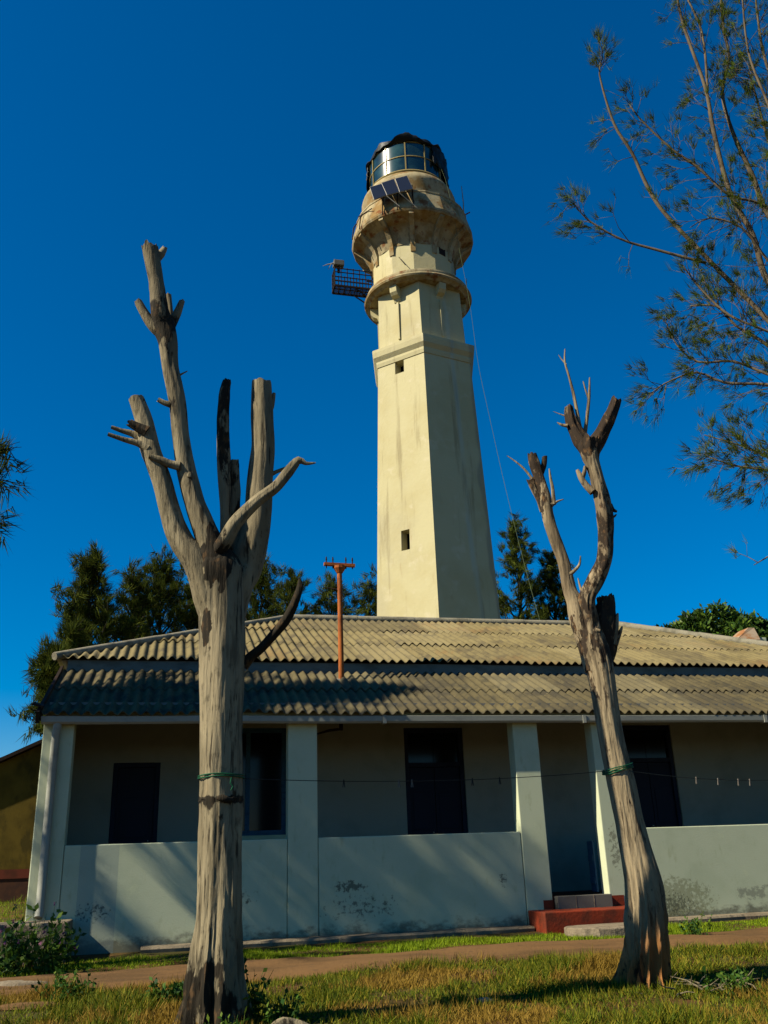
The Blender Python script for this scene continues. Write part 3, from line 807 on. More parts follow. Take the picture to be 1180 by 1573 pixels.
# steel side platform with beacon
fl = at(515, 446, 27.6); fr_ = at(572, 452, 27.9)
pf = thing('steel_platform', (fl+fr_)/2, 'dark rusty steel cage platform bolted to the left side of the lighthouse', 'platform')
ax_ = (fr_-fl); ax_.z = 0; L_ = ax_.length; ax_.normalize(); ay_ = Vector((-ax_.y, ax_.x, 0))
z0 = 20.10
o0 = Vector((fl.x, fl.y, z0))
b = MB()
for k in range(9): b.obox(o0+ax_*L_/2+ay_*(.0+.5*k/8), ax_*L_/2, ay_*(.03 if k in (0, 8) else .009), (0, 0, .03 if k in (0, 8) else .012))
for k in range(8): b.obox(o0+ax_*L_*k/7+ay_*.25, ax_*(.03 if k in (0, 7) else .012), ay_*.25, (0, 0, .026 if k in (0, 7) else .010))
b.build('platform_floor', M_pfm, pf)
def pt(u, w, h): return o0+ax_*u+ay_*w+Vector((0, 0, h))
b = MB()
for h in (.20, .38, .58, .74):
    for w in (.0, .5): b.tube([pt(0, w, h), pt(L_, w, h)], [.02, .02], 6)
    b.tube([pt(0, 0, h), pt(0, .5, h)], [.02, .02], 6)
for k in range(7):
    for w in (.0, .5): b.tube([pt(L_*k/6, w, 0), pt(L_*k/6, w, .78)], [.018, .018], 6)
for w in (.17, .33): b.tube([pt(0, w, 0), pt(0, w, .78)], [.014, .014], 6)
b.build('platform_railing', M_pfm, pf)
for q in ((pt(L_*.55, .0, -.02), pt(L_+.1, .1, -.5)), (pt(L_*.55, .45, -.02), pt(L_+.1, .42, -.5)), (pt(L_*.9, .25, .5), pt(L_+.35, .25, .5))):
    b = MB(); b.tube(q, [.025, .025], 6); b.build('platform_strut', M_pfm, pf)
bc = thing('beacon_lamp', pt(.2, .2, .74), 'small grey beacon box on a post above the steel side platform', 'beacon')
b = MB(); b.tube([pt(.18, .2, .70), pt(.18, .2, .95)], [.05, .05], 8); b.build('post', M_drust, bc)
b = MB(); b.obox(pt(.18, .2, 1.06), ax_*.19, ay_*.14, (0, 0, .11)); b.build('lamp_housing', mat('grey_weathered_metal', (.2, .2, .17), [((.1, .07, .04), 6, .5, .7, ONE, .7)], rough=.6), bc, bevel=.02)
b = MB(); b.tube([pt(.02, .15, 1.05), pt(-.25, .1, .92), pt(-.42, .05, .80)], [.035, .02, .008], 6); b.tube([pt(-.1, .1, .99), pt(-.22, .1, .72)], [.012, .012], 5); b.build('lamp_arm', M_alu, bc)

# antennas and stay cable on the right
a0 = at(712, 326, 28.0)
an_ = thing('whip_antenna', a0, 'thin pale whip antenna with red cross rod on right side of gallery', 'antenna')
b = MB(); b.tube([a0-Vector((0,0,.35)), at(712, 312, 28), at(709, 286, 28)], [.025, .022, .014], 6); b.build('mast', M_alu, an_)
b = MB(); b.tube([at(703, 336, 28.3), at(722, 326, 27.9)], [.03, .02], 6); b.build('cross_rod', mat('red_paint', (.3, .03, .03), rough=.5), an_)
b = MB(); ctl = [(668, 235, 27), (684, 275, 26.9), (697, 330, 26.6), (706, 385, 26.4), (715, 430, 26.2), (723, 475, 26), (735, 560, 25.5), (752, 640, 25), (772, 730, 24.4), (800, 845, 23.6), (830, 955, 22.8), (850, 1010, 22.0)]
pts = [at(*c) for c in ctl]
b.tube(pts, [.0055]*len(pts), 5, step=.5)
tag(b.build('stay_cable', mat('thin_green_cable', (.13, .17, .08), rough=.6), base=pts[-1]), 'thin greenish cable sagging from the lighthouse lantern down behind the roof', 'cable')
b = MB(); q0, q1 = at(716, 450, 27.9), at(717, 428, 27.9); b.tube([q0-Vector((.25, 0, .05)), q0, q1], [.02, .02, .014], 6)
tag(b.build('aerial_rod', M_alu, base=q0), 'short upright rod on the right edge of the lighthouse ring', 'rod')

# ================================================================ far left yellow building
YB = thing('yellow_outbuilding', (-6.5, 16, .15), 'yellow stained outbuilding, its wall colour darkened for shade, with red brown plinth beyond the left corner', 'building')
b = MB(); b.add([(-11, 14.5, .9), (-2.2, 14.5, .9), (-2.2, 14.5, 4.15), (-6.6, 14.5, 2.3+.4), (-11, 14.5, .9)], [(0, 1, 2, 3)])
b = MB()
prof = [(-10.6, .95), (-2.4, .95), (-2.4, 4.55), (-3.3, 4.2), (-4.3, 3.72), (-6.0, 3.0), (-10.6, 1.6)]
b.add([(x, 14.6, z) for x, z in prof]+[(x, 20.0, z) for x, z in prof], [tuple(range(7)), tuple(range(13, 6, -1))]+[(i, i+7, (i+1) % 7+7, (i+1) % 7) for i in range(7)])
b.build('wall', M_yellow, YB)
b = MB(); b.box(-10.65, -2.35, 14.55, 20.05, -.1, .72); b.build('plinth', M_redband, YB)
b = MB(); b.box(-10.66, -2.34, 14.53, 20.06, .722, .948); b.build('red_band', mat('faded_red_band', (.24, .06, .03), [((.1,.04,.02), 3, .4, .7, ONE, .7)], rough=.9), YB)
b = MB(); rp = prof[2:]
b.add([(x, 14.4, z+.02) for x, z in rp]+[(x, 20.2, z+.02) for x, z in rp]+[(x, 14.4, z+.12) for x, z in rp]+[(x, 20.2, z+.12) for x, z in rp],
      [(i, i+1, i+6, i+5) for i in range(4)]+[(i+10, i+15, i+16, i+11) for i in range(4)]+[(i, i+10, i+11, i+1) for i in range(4)]+[(i+5, i+6, i+16, i+15) for i in range(4)])
b.build('roof', M_drust, YB)

# ================================================================ dead trees
def bark_noise(seed, amp=.10, flute=.0, zb=None, lobes=5, fk=1.0):
    def f(d, th, L, r, p_):
        c_, s_ = math.cos(th), math.sin(th)
        k = 1+amp*noise.noise(Vector((c_*1.7+seed, s_*1.7, L*1.5)))
        k += amp*.5*noise.noise(Vector((c_*5+seed, s_*5, L*2.0/max(.25, min(1, r*8)))))
        k += amp*.30*noise.noise(Vector((c_*11+seed, s_*11, L*5)))
        k += amp*.45*(.35-abs(noise.noise(Vector((c_*6+seed, s_*6, L*.8)))))
        if zb is not None:
            h = max(0, p_.z-zb)
            fl = math.exp(-h*2.3)
            w_ = math.sin(lobes*th+seed*2+1.6*noise.noise(Vector((c_*1.2, s_*1.2+seed, L*1.5))))
            k += fk*fl*(.26*(1-2*abs(w_))*.8+.30*noise.noise(Vector((c_*2.2, s_*2.2, seed+L*2))))
            fl2 = math.exp(-h*1.5)
            k += fl2*(.22*(.22-abs(noise.noise(Vector((c_*5.5, s_*5.5, seed+L*1.6)))))+.10*noise.noise(Vector((c_*13, s_*13, seed+L*7))))
        return r*k
    return f
def limb_pts(data, d0):
    pts, rs, at_ = [], [], []
    for t in data:
        px, py, w = t[:3]; dd = t[3] if len(t) > 3 else 0.0; bk = t[4] if len(t) > 4 else 0.0
        q = at(px, py, d0+dd); pts.append(q); rs.append(w*.5*depth(q)/FPX); at_.append(bk)
    return pts, rs, at_
def limb(parent, name, data, d0, m, seed, amp=.10, n=20, step=.05, zb=None, jag=True, label=None, lobes=5, post=None, jagk=.8, fk=1.0, bk_=1.0):
    pts, rs, at_ = limb_pts(data, d0)
    b = MB()
    if len(pts) > 4 and zb is None:      # natural kinks
        for i in range(1, len(pts)-1):
            pts[i] = pts[i]+Vector((noise.noise(Vector((i*1.7, seed, 1))), noise.noise(Vector((i*1.7, seed, 5))), 0))*rs[i]*.45
            rs[i] *= 1+.10*noise.noise(Vector((i*2.3, seed, 9)))
    b.tube(pts, rs, n, nz=bark_noise(seed, amp, zb=zb, lobes=lobes, fk=fk), attr=[a*bk_ for a in at_], step=step)
    if jag and rs[-1] > .02:       # a torn, splintered end
        ax = (pts[-1]-pts[-2]).normalized()
        for q in range(3):
            for i in range(n):
                iv = len(b.v)-n*(q+1)+i
                v = Vector(b.v[iv]); th = 2*math.pi*i/n
                k = noise.noise(Vector((math.cos(th)*1.3, math.sin(th)*1.3, seed)))*1.0+noise.noise(Vector((math.cos(th)*5, math.sin(th)*5, seed)))*.55
                b.v[iv] = tuple(v+ax*(k*rs[-1]*jagk*(1-q*.33)))
        c_ = pts[-1]-ax*rs[-1]*.35; o_ = len(b.v); b.f.pop()
        b.v.append(tuple(c_)); b.a.append(.8)
        for i in range(n): b.f.append((o_-n+i, o_-n+(i+1) % n, o_))
    if post: b.a = [max(0, min(1.2, a+post(v))) for v, a in zip(b.v, b.a)]
    o = b.build(name, m, parent, smooth=62, attr=True)
    if label: o['label'] = label
    return o
def pxy(v):
    d = np.array(v)-CAM; z = d @ _f
    return IW/2+FPX*(d @ _r2)/z, IH/2-FPX*(d @ _u2)/z
def post1(v):
    x, y = pxy(v); a = 0
    n_ = noise.noise(Vector((v[0]*9, v[1]*9, v[2]*5)))
    n2 = noise.noise(Vector((v[0]*22, v[1]*22, v[2]*12)))+.6*noise.noise(Vector((v[0]*55, v[1]*55, v[2]*30)))
    q = ((x-317)/9)**2+((y-966)/32)**2
    a += max(0, 1.0-q+.9*n2)*(q < 2.2)
    n3 = noise.noise(Vector((x*.11, y*.03, 3)))
    q = ((x-334-.12*(y-860))/(19+12*n3))**2+((y-862)/(44+26*n3))**2
    a += .85*max(0, min(1, (1.25-q)*1.4+.8*n2))*(q < 2.2)
    a += max(0, min(1, (.42-v[2])/.4))*(.75+.5*n_) if x < 345 else max(0, min(1, (.2-v[2])/.3))*(.55+.5*n_)
    a += (.45+.5*n2)*math.exp(-((y-1229)/4)**2)
    return a
def post2(v):
    x, y = pxy(v); n_ = noise.noise(Vector((v[0]*8, v[1]*8, v[2]*5)))
    return max(0, .30*n_)+.25*max(0, min(1, (.1-v[2])/.3))*(.5+n_)
D1 = 7.6
T1 = thing('dead_tree', at(335, 1572, D1), 'bare bleached dead tree with several sawn limbs in front of the left veranda', 'tree', 'dead trees before the house')
limb(T1, 'trunk', [(330, 1620, 118), (330, 1585, 106), (331, 1550, 96), (332, 1515, 86), (334, 1470, 75), (337, 1400, 68, 0), (338.5, 1310, 65, 0), (340, 1250, 65, 0, .2), (340, 1228, 66, 0, .45), (340, 1205, 64, 0, .1), (340, 1100, 66, 0), (341, 1000, 69, 0, .02), (340, 940, 67, 0, .05), (338, 905, 70, 0, .2), (336, 880, 76, 0, .35), (337, 864, 62, .04, .65), (336, 850, 40, .06, .7), (336, 842, 14, .06, .7)], D1, M_dead1, 1.3, amp=.08, n=110, step=.022, zb=-.22, lobes=6, post=post1)
LB = [
 ('branch', [(336, 965, 44), (325, 915, 52), (303, 868, 44), (279, 830, 36), (262, 789, 31), (247, 737, 29), (232, 690, 29), (220, 645, 26), (209, 611, 22)], 0, .07, 28),
 ('branch', [(338, 955, 36, .12, .3), (337, 910, 48, .08, .4), (332, 872, 48, .02, .55), (325, 845, 42, -.01, .5), (314, 812, 36, 0, .25), (301, 772, 31), (287, 720, 29, 0, .1), (279, 669, 27, 0, .15), (272, 617, 27, 0, .2), (264, 566, 26), (258.5, 525, 30, 0, .5), (254, 498, 34, 0, .8), (247, 482, 28, 0, .6), (238, 429, 22), (231, 380, 25, 0, .3)], -.05, .08, 28),
 ('branch', [(347, 865, 22, 0, .4), (346, 813, 17, 0, .2), (345.5, 772, 16, 0, .2), (343, 703, 19, 0, .45), (343, 640, 18, 0, .6), (345, 605, 17, 0, .6), (349, 585, 12, 0, .7)], .10, .14, 20),
 ('branch', [(358, 860, 22, 0, .3), (360, 803, 16, 0, .4), (361, 755, 16, 0, .45), (360, 709, 14, 0, .4)], .18, .2, 18),
 ('branch', [(350, 960, 50), (362, 905, 56), (375, 870, 53), (386, 838, 48), (395, 789, 42), (399, 737, 38), (402, 686, 35), (402, 634, 33), (401.5, 588, 29)], .12, .06, 30),
 ('branch', [(331, 857, 16, .17, .6), (338, 842, 22, .07, .4), (347, 827, 22, .02, .2), (363, 803, 21), (394, 772, 18), (425, 748, 16), (445, 724, 16), (459, 707, 12), (470, 712, 6), (485, 711, 2)], -.22, .09, 18),
 ('branch', [(372, 1022, 20, .05, .4), (383, 1009, 14, .03, .6), (400, 996, 13, 0, .7), (421, 975, 14, -.05, .7), (441, 948, 14, -.1, .8), (455, 920, 13, -.15, .9), (461, 900, 9, -.15, .9), (460, 889, 3, -.15, .9)], .0, .12, 16),  # dark bark values put this limb's shade into its colour
 ('stub', [(254, 512, 24, 0, .5), (240, 505, 17, 0, .1), (225, 486, 14), (212, 463, 11)], -.03, .12, 14),
 ('stub', [(256, 505, 22, 0, .7), (266, 492, 15, 0, .5), (273, 480, 12), (280, 462, 8)], .03, .12, 14),
 ('stub', [(262, 492, 12, 0, .4), (261, 475, 9), (259, 453, 8)], .08, .12, 12),
 ('stub', [(240, 396, 16), (248, 390, 12), (253, 381, 8)], .0, .12, 12),
 ('stub', [(276, 716, 14), (262, 713, 12), (246, 706, 11), (229, 701, 7)], -.1, .1, 14),
 ('stub', [(262, 622, 10), (252, 619, 8), (243, 614, 7)], -.08, .1, 10),
 ('stub', [(228, 690, 16), (213, 681, 11), (190, 675, 8), (166, 667, 6)], -.05, .1, 12),
 ('stub', [(224, 680, 14), (205, 667, 10), (188, 662, 7), (171, 656, 5)], .02, .1, 12),
 ('stub', [(226, 664, 20, 0, .8), (212, 656, 15, 0, 1), (199, 649, 12, 0, 1)], -.06, .2, 14),
 ('stub', [(405, 640, 16), (415, 628, 10), (419, 616, 7), (421, 604, 5)], .12, .1, 12),
 ('stub', [(408, 735, 8), (424, 725, 6), (446, 717, 5)], .1, .1, 10),
 ('twig', [(275, 577, 4), (282, 573, 2.5), (288, 570, 1.5)], .0, .1, 6),
 ('stub', [(291, 735, 13), (292, 731, 13), (292, 726, 9)], -.10, .1, 12),
]
for i, (nm, data, dd, amp, n) in enumerate(LB):
    limb(T1, nm, data, D1+dd, M_dead1, 2.1+i*3.7, amp=amp*1.35, n=int(n*1.6), step=.028, jagk=.28 if i in (0, 4) else .8, post=post1 if i in (0, 1, 2, 4, 5) else None)
b = MB(); c_ = at(340, 1229, D1); R_ = 32.5*depth(c_)/FPX
b.tube([c_+Vector((R_*math.cos(rad(15*k)), R_*math.sin(rad(15*k)), .012*math.sin(k*1.9))) for k in range(25)], [.010+.004*math.sin(k*2.3) for k in range(25)], 7, cap=False, attr=[1]*25)
kn = at(345, 1228, D1-R_-.01)
b.tube([kn+Vector((-.06, .02, .01)), kn+Vector((-.02, -.01, .012)), kn+Vector((.02, -.012, -.004)), kn+Vector((.065, .02, .0))], [.012, .028, .026, .010], 10, nz=bark_noise(5.5, .3), attr=[1]*4, step=.02)
b.build('bark_ring', M_dead1, T1, smooth='full', attr=True)

D2 = 9.3
T2 = thing('dead_tree', at(990, 1515, D2), 'leaning forked dead tree with flaking bark in front of the entrance step', 'tree', 'dead trees before the house')
limb(T2, 'trunk', [(990, 1560, 86, 0, .25), (990, 1530, 78, 0, .2), (991, 1500, 68, 0, .1), (993, 1455, 57), (993, 1400, 55), (989, 1357, 54), (980, 1319, 50), (967, 1263, 42), (955, 1206, 42), (942, 1150, 38), (932, 1095, 38), (926, 1055, 38, 0, .15), (920, 1020, 42, 0, .4), (914, 998, 44, 0, .5), (908, 970, 36, 0, .5)], D2, M_dead2, 5.2, amp=.09, n=100, step=.022, zb=-.24, lobes=7, post=post2, fk=1.7, bk_=.8)
LB = [
 ('branch', [(914, 1030, 30, 0, .5), (902, 985, 32, 0, .5), (892, 950, 30, 0, .4), (884, 925, 24), (876, 905, 20), (864, 862, 18), (852, 825, 18), (843, 795, 18, 0, .2), (836, 764, 16, 0, .5), (829, 734, 15, 0, .7), (822, 712, 17, 0, .8), (818, 697, 13, 0, .8)], 0, .10, 22),
 ('branch', [(912, 1000, 30, 0, .6), (903, 950, 30, 0, .6), (902, 920, 28, 0, .5), (916, 892, 26, 0, .5), (927, 862, 23, 0, .6), (931, 825, 23, 0, .6), (929, 795, 25, 0, .5), (923, 764, 23, 0, .35), (916, 734, 20), (909, 709, 22, 0, .1), (905, 690, 30, 0, .8), (905, 674, 32, 0, .9)], -.04, .12, 24),
 ('branch', [(908, 696, 24, 0, 1), (894, 677, 24, 0, 1), (883, 654, 17, 0, 1), (876, 636, 14, 0, .9), (874, 624, 11, 0, .7)], -.02, .18, 20),
 ('branch', [(908, 692, 26, 0, 1), (921, 670, 21, 0, 1), (934, 648, 19, 0, .9), (943, 628, 17, 0, .8), (947, 613, 15, 0, .7)], .0, .16, 20),
 ('stump', [(922, 1030, 30, 0, .8), (928, 995, 34, 0, .8), (931, 965, 33, 0, .9), (930.5, 940, 29, 0, .9), (929, 927, 26, 0, .9), (928.5, 917, 26, 0, .7)], .12, .12, 22),
 ('stub', [(836, 785, 13, 0, .4), (830, 770, 11, 0, .4), (821, 753, 10, 0, .4), (815, 736, 13, 0, .7)], .03, .14, 14),
 ('stub', [(830, 730, 9, 0, .8), (835, 716, 9, 0, .9), (837, 702, 8, 0, .9)], .02, .15, 12),
 ('stub', [(911, 756, 12), (901, 746, 10), (893, 734, 9), (887, 722, 5)], -.1, .1, 12),
 ('stub', [(894, 735, 8), (898, 725, 6), (899, 716, 4)], -.1, .1, 10),
 ('twig', [(892, 660, 6), (882, 608, 4.5), (875, 580, 3.4), (868, 556, 2.8), (868, 536, 1.4)], .0, .05, 8),
 ('twig', [(870, 560, 2.6), (863, 552, 1.8), (858, 545, 1)], .0, .05, 6),
 ('twig', [(898, 668, 7), (902, 640, 5), (905, 610, 4.6), (906, 580, 2)], .05, .05, 8),
 ('twig', [(904, 612, 3.2), (900, 600, 2.6), (896, 586, 1.6)], .05, .05, 6),
 ('twig', [(872, 654, 6), (864, 653, 4.5), (856, 649, 1.5)], -.05, .05, 8),
 ('twig', [(872, 640, 3), (860, 636, 1.6), (850, 632, .8)], .0, .05, 6),
 ('twig', [(820, 738, 4.5), (805, 720, 3), (792, 709, 2.2), (779, 700, 1.2)], .05, .05, 8),
 ('twig', [(851, 775, 7), (849, 750, 5), (846, 735, 4), (844, 720, 2)], -.02, .05, 8),
 ('twig', [(847, 776, 8), (857, 770, 3), (866, 767, 1.4)], -.02, .05, 8),
 ('twig', [(873, 884, 7), (880, 879, 6), (890, 868, 4), (892, 854, 1.6)], -.03, .05, 8),
 ('twig', [(895, 912, 5), (891, 900, 3), (888, 888, 1.5)], -.03, .05, 6),
 ('stub', [(936, 776, 9, 0, .8), (942, 784, 6, 0, .6), (948, 786, 3)], .0, .1, 8),
 ('stub', [(936, 790, 8, 0, .8), (941, 795, 5, 0, .6), (947, 790, 2)], .0, .1, 8),
 ('stub', [(941, 990, 12, 0, .3), (946, 965, 9), (949, 942, 3)], .1, .1, 10),
 ('stub', [(912, 985, 8), (916, 968, 8), (922, 969, 5)], -.1, .1, 10),
 ('stub', [(905, 1005, 8, 0, .8), (893, 990, 5, 0, .8), (886, 977, 2)], -.05, .1, 8),
 ('stub', [(945, 990, 10, 0, .6), (953, 970, 6, 0, .6), (956, 962, 2)], .12, .1, 8),
]
for i, (nm, data, dd, amp, n) in enumerate(LB):
    limb(T2, nm, data, D2+dd, M_dead2, 60.1+i*2.9, amp=amp*1.9, n=int(n*1.6), step=.026, bk_=.72)
# ropes and clothes line
def ring_rope(name, px, py, halfw, D, tilt, lbl, tail=None, m=M_rope, turns=2):
    b = MB()
    c_ = at(px, py, D); R_ = halfw*depth(c_)/FPX
    for t in range(turns):
        pts = []
        for k in range(25):
            th = 2*math.pi*k/24
            pts.append(c_+Vector((R_*math.cos(th), R_*math.sin(th), tilt*math.cos(th)+t*.017+.004*math.sin(3*th+t))))
        b.tube(pts, [.0055]*25, 6, cap=False)
    if tail: b.tube([at(*tail[0], D-R_-.02)]+[at(*q, D-R_-.02) for q in tail[1:]], [.0055]*len(tail), 6)
    return tag(b.build(name, m, base=c_, smooth=True), lbl, 'rope', 'green ropes round the dead trees')
ring_rope('rope', 340, 1195, 35, D1, 0.0, 'green rope tied level round the thick left dead tree, with a dangling knot', tail=[(356, 1194), (354, 1203), (358, 1208), (355, 1214)])
ring_rope('rope', 949, 1184, 23.5, D2, .035, 'green rope tied slantwise round the leaning right dead tree', turns=3)
l0, l1 = at(374, 1196, D1), at(925, 1185, D2-.1)
pts = [l0.lerp(l1, k/20)-Vector((0, 0, .05*4*(k/20)*(1-k/20))) for k in range(21)]
b = MB(); b.tube(pts, [.0032]*21, 5); tag(b.build('clothes_line', M_wire, base=l0), 'thin dark clothes line strung between the two dead trees', 'clothes line')
l2, l3 = at(966, 1184, D2-.1), at(1290, 1190, 10.6)
pts2 = [l2.lerp(l3, k/20)-Vector((0, 0, .07*4*(k/20)*(1-k/20))) for k in range(21)]
b = MB(); b.tube(pts2, [.0032]*21, 5); tag(b.build('clothes_line', M_wire, base=l2), 'thin dark clothes line running right from the leaning dead tree', 'clothes line')
M_pegp = mat('pale_peg', (.22, .19, .15), rough=.6); M_pegd = mat('dark_peg', (.03, .03, .03), rough=.6)
def px_of(q):
    d = np.array(q)-CAM; return IW/2+FPX*(d@_r2)/(d@_f)
def peg(line, px, m, lbl):
    best = min(range(200), key=lambda k: abs(px_of(line[int(k/10)].lerp(line[min(20, int(k/10)+1)], (k % 10)/10))-px))
    q = line[int(best/10)].lerp(line[min(20, int(best/10)+1)], (best % 10)/10)
    b = MB()
    b.obox(q+Vector((-.004, -.004, -.018)), (.003, 0, .0), (0, .005, 0), (.004, 0, .032)); b.obox(q+Vector((.006, .004, -.018)), (.003, 0, 0), (0, .005, 0), (-.004, 0, .032))
    tag(b.build('clothes_peg', m, base=q), lbl, 'clothes peg', 'pegs on the clothes lines')
peg(pts, 612, M_pegp, 'pale clothes peg just left of the dark double door')
peg(pts, 632, M_pegp, 'pale clothes peg in front of the dark double door')
peg(pts, 529, M_pegd, 'dark clothes peg in the middle of the grey bay left of the double door')
peg(pts, 725, M_pegd, 'dark clothes peg just right of the dark double door')
peg(pts, 768, M_pegd, 'dark clothes peg next to the white pillar beside the entrance')
for px, l_ in ((1070, 'pale clothes peg nearest the dark door on the right hand line'), (1102, 'pale clothes peg second from the door on the right hand line'), (1134, 'bright pale clothes peg third from the door on the right hand line'), (1152, 'pale clothes peg furthest from the door on the right hand line')):
    peg(pts2, px, M_pegp, l_)

# ================================================================ foliage
class Leaves:
    def __init__(s): s.c = []; s.d = []; s.l = []; s.w = []
    def add(s, c, d, l, w): s.c.append(c); s.d.append(d); s.l.append(l); s.w.append(w)
    def build(s, name, m, parent, seed=0, kind='needle', base=None):
        rs = np.random.RandomState(seed)
        b = np.array(parent['_wb']) if parent is not None else np.array(base)
        c = np.array(s.c, dtype=float)-b; d = np.array(s.d, dtype=float); l = np.array(s.l)[:, None]; w = np.array(s.w)[:, None]
        d /= np.linalg.norm(d, axis=1)[:, None]+1e-9
        r = rs.normal(size=c.shape); u = np.cross(d, r); u /= np.linalg.norm(u, axis=1)[:, None]+1e-9
        N_ = len(c)
        if kind == 'needle':
            v = np.stack([c-u*w, c+u*w, c+d*l], 1).reshape(-1, 3); k = 3
        else:
            n_ = np.cross(d, u)
            v = np.stack([c, c+d*l*.5+u*w+n_*w*.2, c+d*l, c+d*l*.5-u*w+n_*w*.2], 1).reshape(-1, 3); k = 4
        me = bpy.data.meshes.new(name)
        me.vertices.add(len(v)); me.vertices.foreach_set('co', v.ravel())
        me.loops.add(N_*k); me.loops.foreach_set('vertex_index', np.arange(N_*k))
        me.polygons.add(N_); me.polygons.foreach_set('loop_start', np.arange(N_)*k); me.polygons.foreach_set('loop_total', np.full(N_, k))
        me.update(calc_edges=True); me.validate()
        me.materials.append(m)
        o = bpy.data.objects.new(name, me); COL.objects.link(o)
        if parent is not None: o.parent = parent
        else: o.location = base
        return o

def rvec(r):
    while True:
        v = Vector((r.uniform(-1, 1), r.uniform(-1, 1), r.uniform(-1, 1)))
        if .05 < v.length < 1: return v.normalized()

def casuarina(name, base, H, R, seed, lbl, grp, nb=46, sub=7, need=20, nl=.30, nw=.010, lean=(0, 0), low=.14, density=1.0, m=None, extra=()):
    r = random.Random(seed)
    t = thing(name, base, lbl, 'tree', grp)
    base = Vector(base); top = base+Vector((lean[0], lean[1], H))
    b = MB(); k = 9
    tr = [base.lerp(top, i/k)+Vector((r.uniform(-.12, .12), r.uniform(-.12, .12), 0))*(1 if 0 < i < k else 0) for i in range(k+1)]
    b.tube([tr[0]-Vector((0, 0, .3))]+tr, [H*.018]+[H*.016*(1-i/k)+.012 for i in range(k+1)], 8)
    lv = Leaves()
    def tufts(p0, p1, n):
        for _ in range(n):
            f = r.random(); c = p0.lerp(p1, f)+rvec(r)*.10
            ax = (p1-p0).normalized()
            main = (ax*.6+rvec(r)*.7+Vector((0, 0, r.choice((.7, .3, -.7))))).normalized()
            for _ in range(int(need*density)):
                d = (main+rvec(r)*.42)
                lv.add(tuple(c+rvec(r)*.07), tuple(d), nl*r.uniform(.6, 1.15), nw*r.uniform(.8, 1.3))
    for i in range(nb):
        f = low+(1-low)*(i+.5)/nb
        h = f*k; q = tr[int(h)].lerp(tr[min(k, int(h)+1)], h-int(h))
        prof = math.sin(min(1, (1-f)/.75)*math.pi*.5)**.8*(1 if f > .3 else .75)
        L_ = R*max(.10, prof)*r.uniform(.6, 1.2)
        az = i*2.4+r.uniform(-.6, .6)
        el = rad(r.uniform(15, 50)+25*f)
        d = Vector((math.cos(az)*math.cos(el), math.sin(az)*math.cos(el), math.sin(el)))
        p1 = q+d*L_*.6; p2 = q+d*L_+Vector((0, 0, -L_*.08+.1))
        b.tube([q, p1, p2], [.02+.012*L_, .012+.006*L_, .006], 5)
        for s_ in range(max(2, int(sub*(.5+L_/R)))):
            g_ = r.uniform(.25, 1.0); o_ = q.lerp(p1, g_/.6) if g_ < .6 else p1.lerp(p2, (g_-.6)/.4)
            dd = (d+rvec(r)*.9).normalized(); e = o_+dd*r.uniform(.25, .65)*(.5+.25*R)
            b.tube([o_, e], [.010, .004], 4)
            tufts(o_, e, 2)
        tufts(p1, p2, 2)
    tufts(tr[-2], tr[-1], 6)
    for path in extra:
        P_ = [Vector(q) for q in path]
        b.tube(P_, [.045*(1-i/len(P_))+.008 for i in range(len(P_))], 6, step=.3)
        n_ = len(P_)
        for i in range(n_//2, n_-1):
            for _ in range(5):
                o_ = P_[i].lerp(P_[i+1], r.random()); e = o_+((P_[i+1]-P_[i]).normalized()+rvec(r)*.9).normalized()*r.uniform(.2, .6)
                b.tube([o_, e], [.008, .004], 4); tufts(o_, e, 2)
    b.build('trunk', M_dbark, t, smooth='full')
    lv.build('crown', m or M_cas, t, seed)
    return t

bg = 'casuarinas behind the house'
def bgtree(px, py, dist, R, seed, lbl, shift=0, **kw):
    q = at(px, py, dist); q.x += shift; z = ground_z(q.x, q.y)
    return casuarina('casuarina_tree', (q.x, q.y, z), q.z-z-.32, R, seed, lbl, bg, **kw)
bgtree(146, 846, 24, 1.7, 1, 'slender pointed casuarina, tallest at the far left behind the roof corner', nb=60, low=.42)
bgtree(205, 876, 25.5, 2.1, 2, 'dark casuarina between the pointed left one and the thick dead trunk', nb=60, low=.2)
bgtree(250, 852, 26.5, 2.2, 3, 'tall dark casuarina just left of the thick dead trunk', nb=64, low=.2, density=1.2)
bgtree(112, 955, 22, 1.0, 4, 'low casuarina at the left hip end of the roof', nb=40, low=.55)
bgtree(82, 985, 20.5, .62, 5, 'smallest casuarina sprig showing beyond the left roof corner', nb=26, low=.70, lean=(-1.1, 0), shift=1.1)
bgtree(298, 890, 27.5, 2.1, 6, 'casuarina mostly hidden behind the thick dead trunk, its left half showing', nb=54, low=.2, density=1.2)
bgtree(402, 858, 28, 1.9, 7, 'casuarina showing just right of the thick dead trunk', nb=54, low=.2)
bgtree(452, 878, 30, 2.5, 8, 'rounded casuarina between the dead trunk and the rusty pole', nb=60, low=.2, density=1.3)
bgtree(510, 888, 31, 2.4, 9, 'casuarina right behind the rusty roof pole', nb=54, low=.2)
bgtree(566, 890, 32, 2.2, 10, 'casuarina touching the left edge of the lighthouse shaft', nb=50, low=.2)
bgtree(787, 800, 37, 2.6, 11, 'tall casuarina rising at the right edge of the lighthouse shaft', nb=64, low=.2, nl=.38, nw=.013)
bgtree(848, 850, 38, 2.6, 12, 'casuarina behind the forked dead tree, right of the lighthouse', nb=60, low=.2, nl=.38, nw=.013, density=1.2)

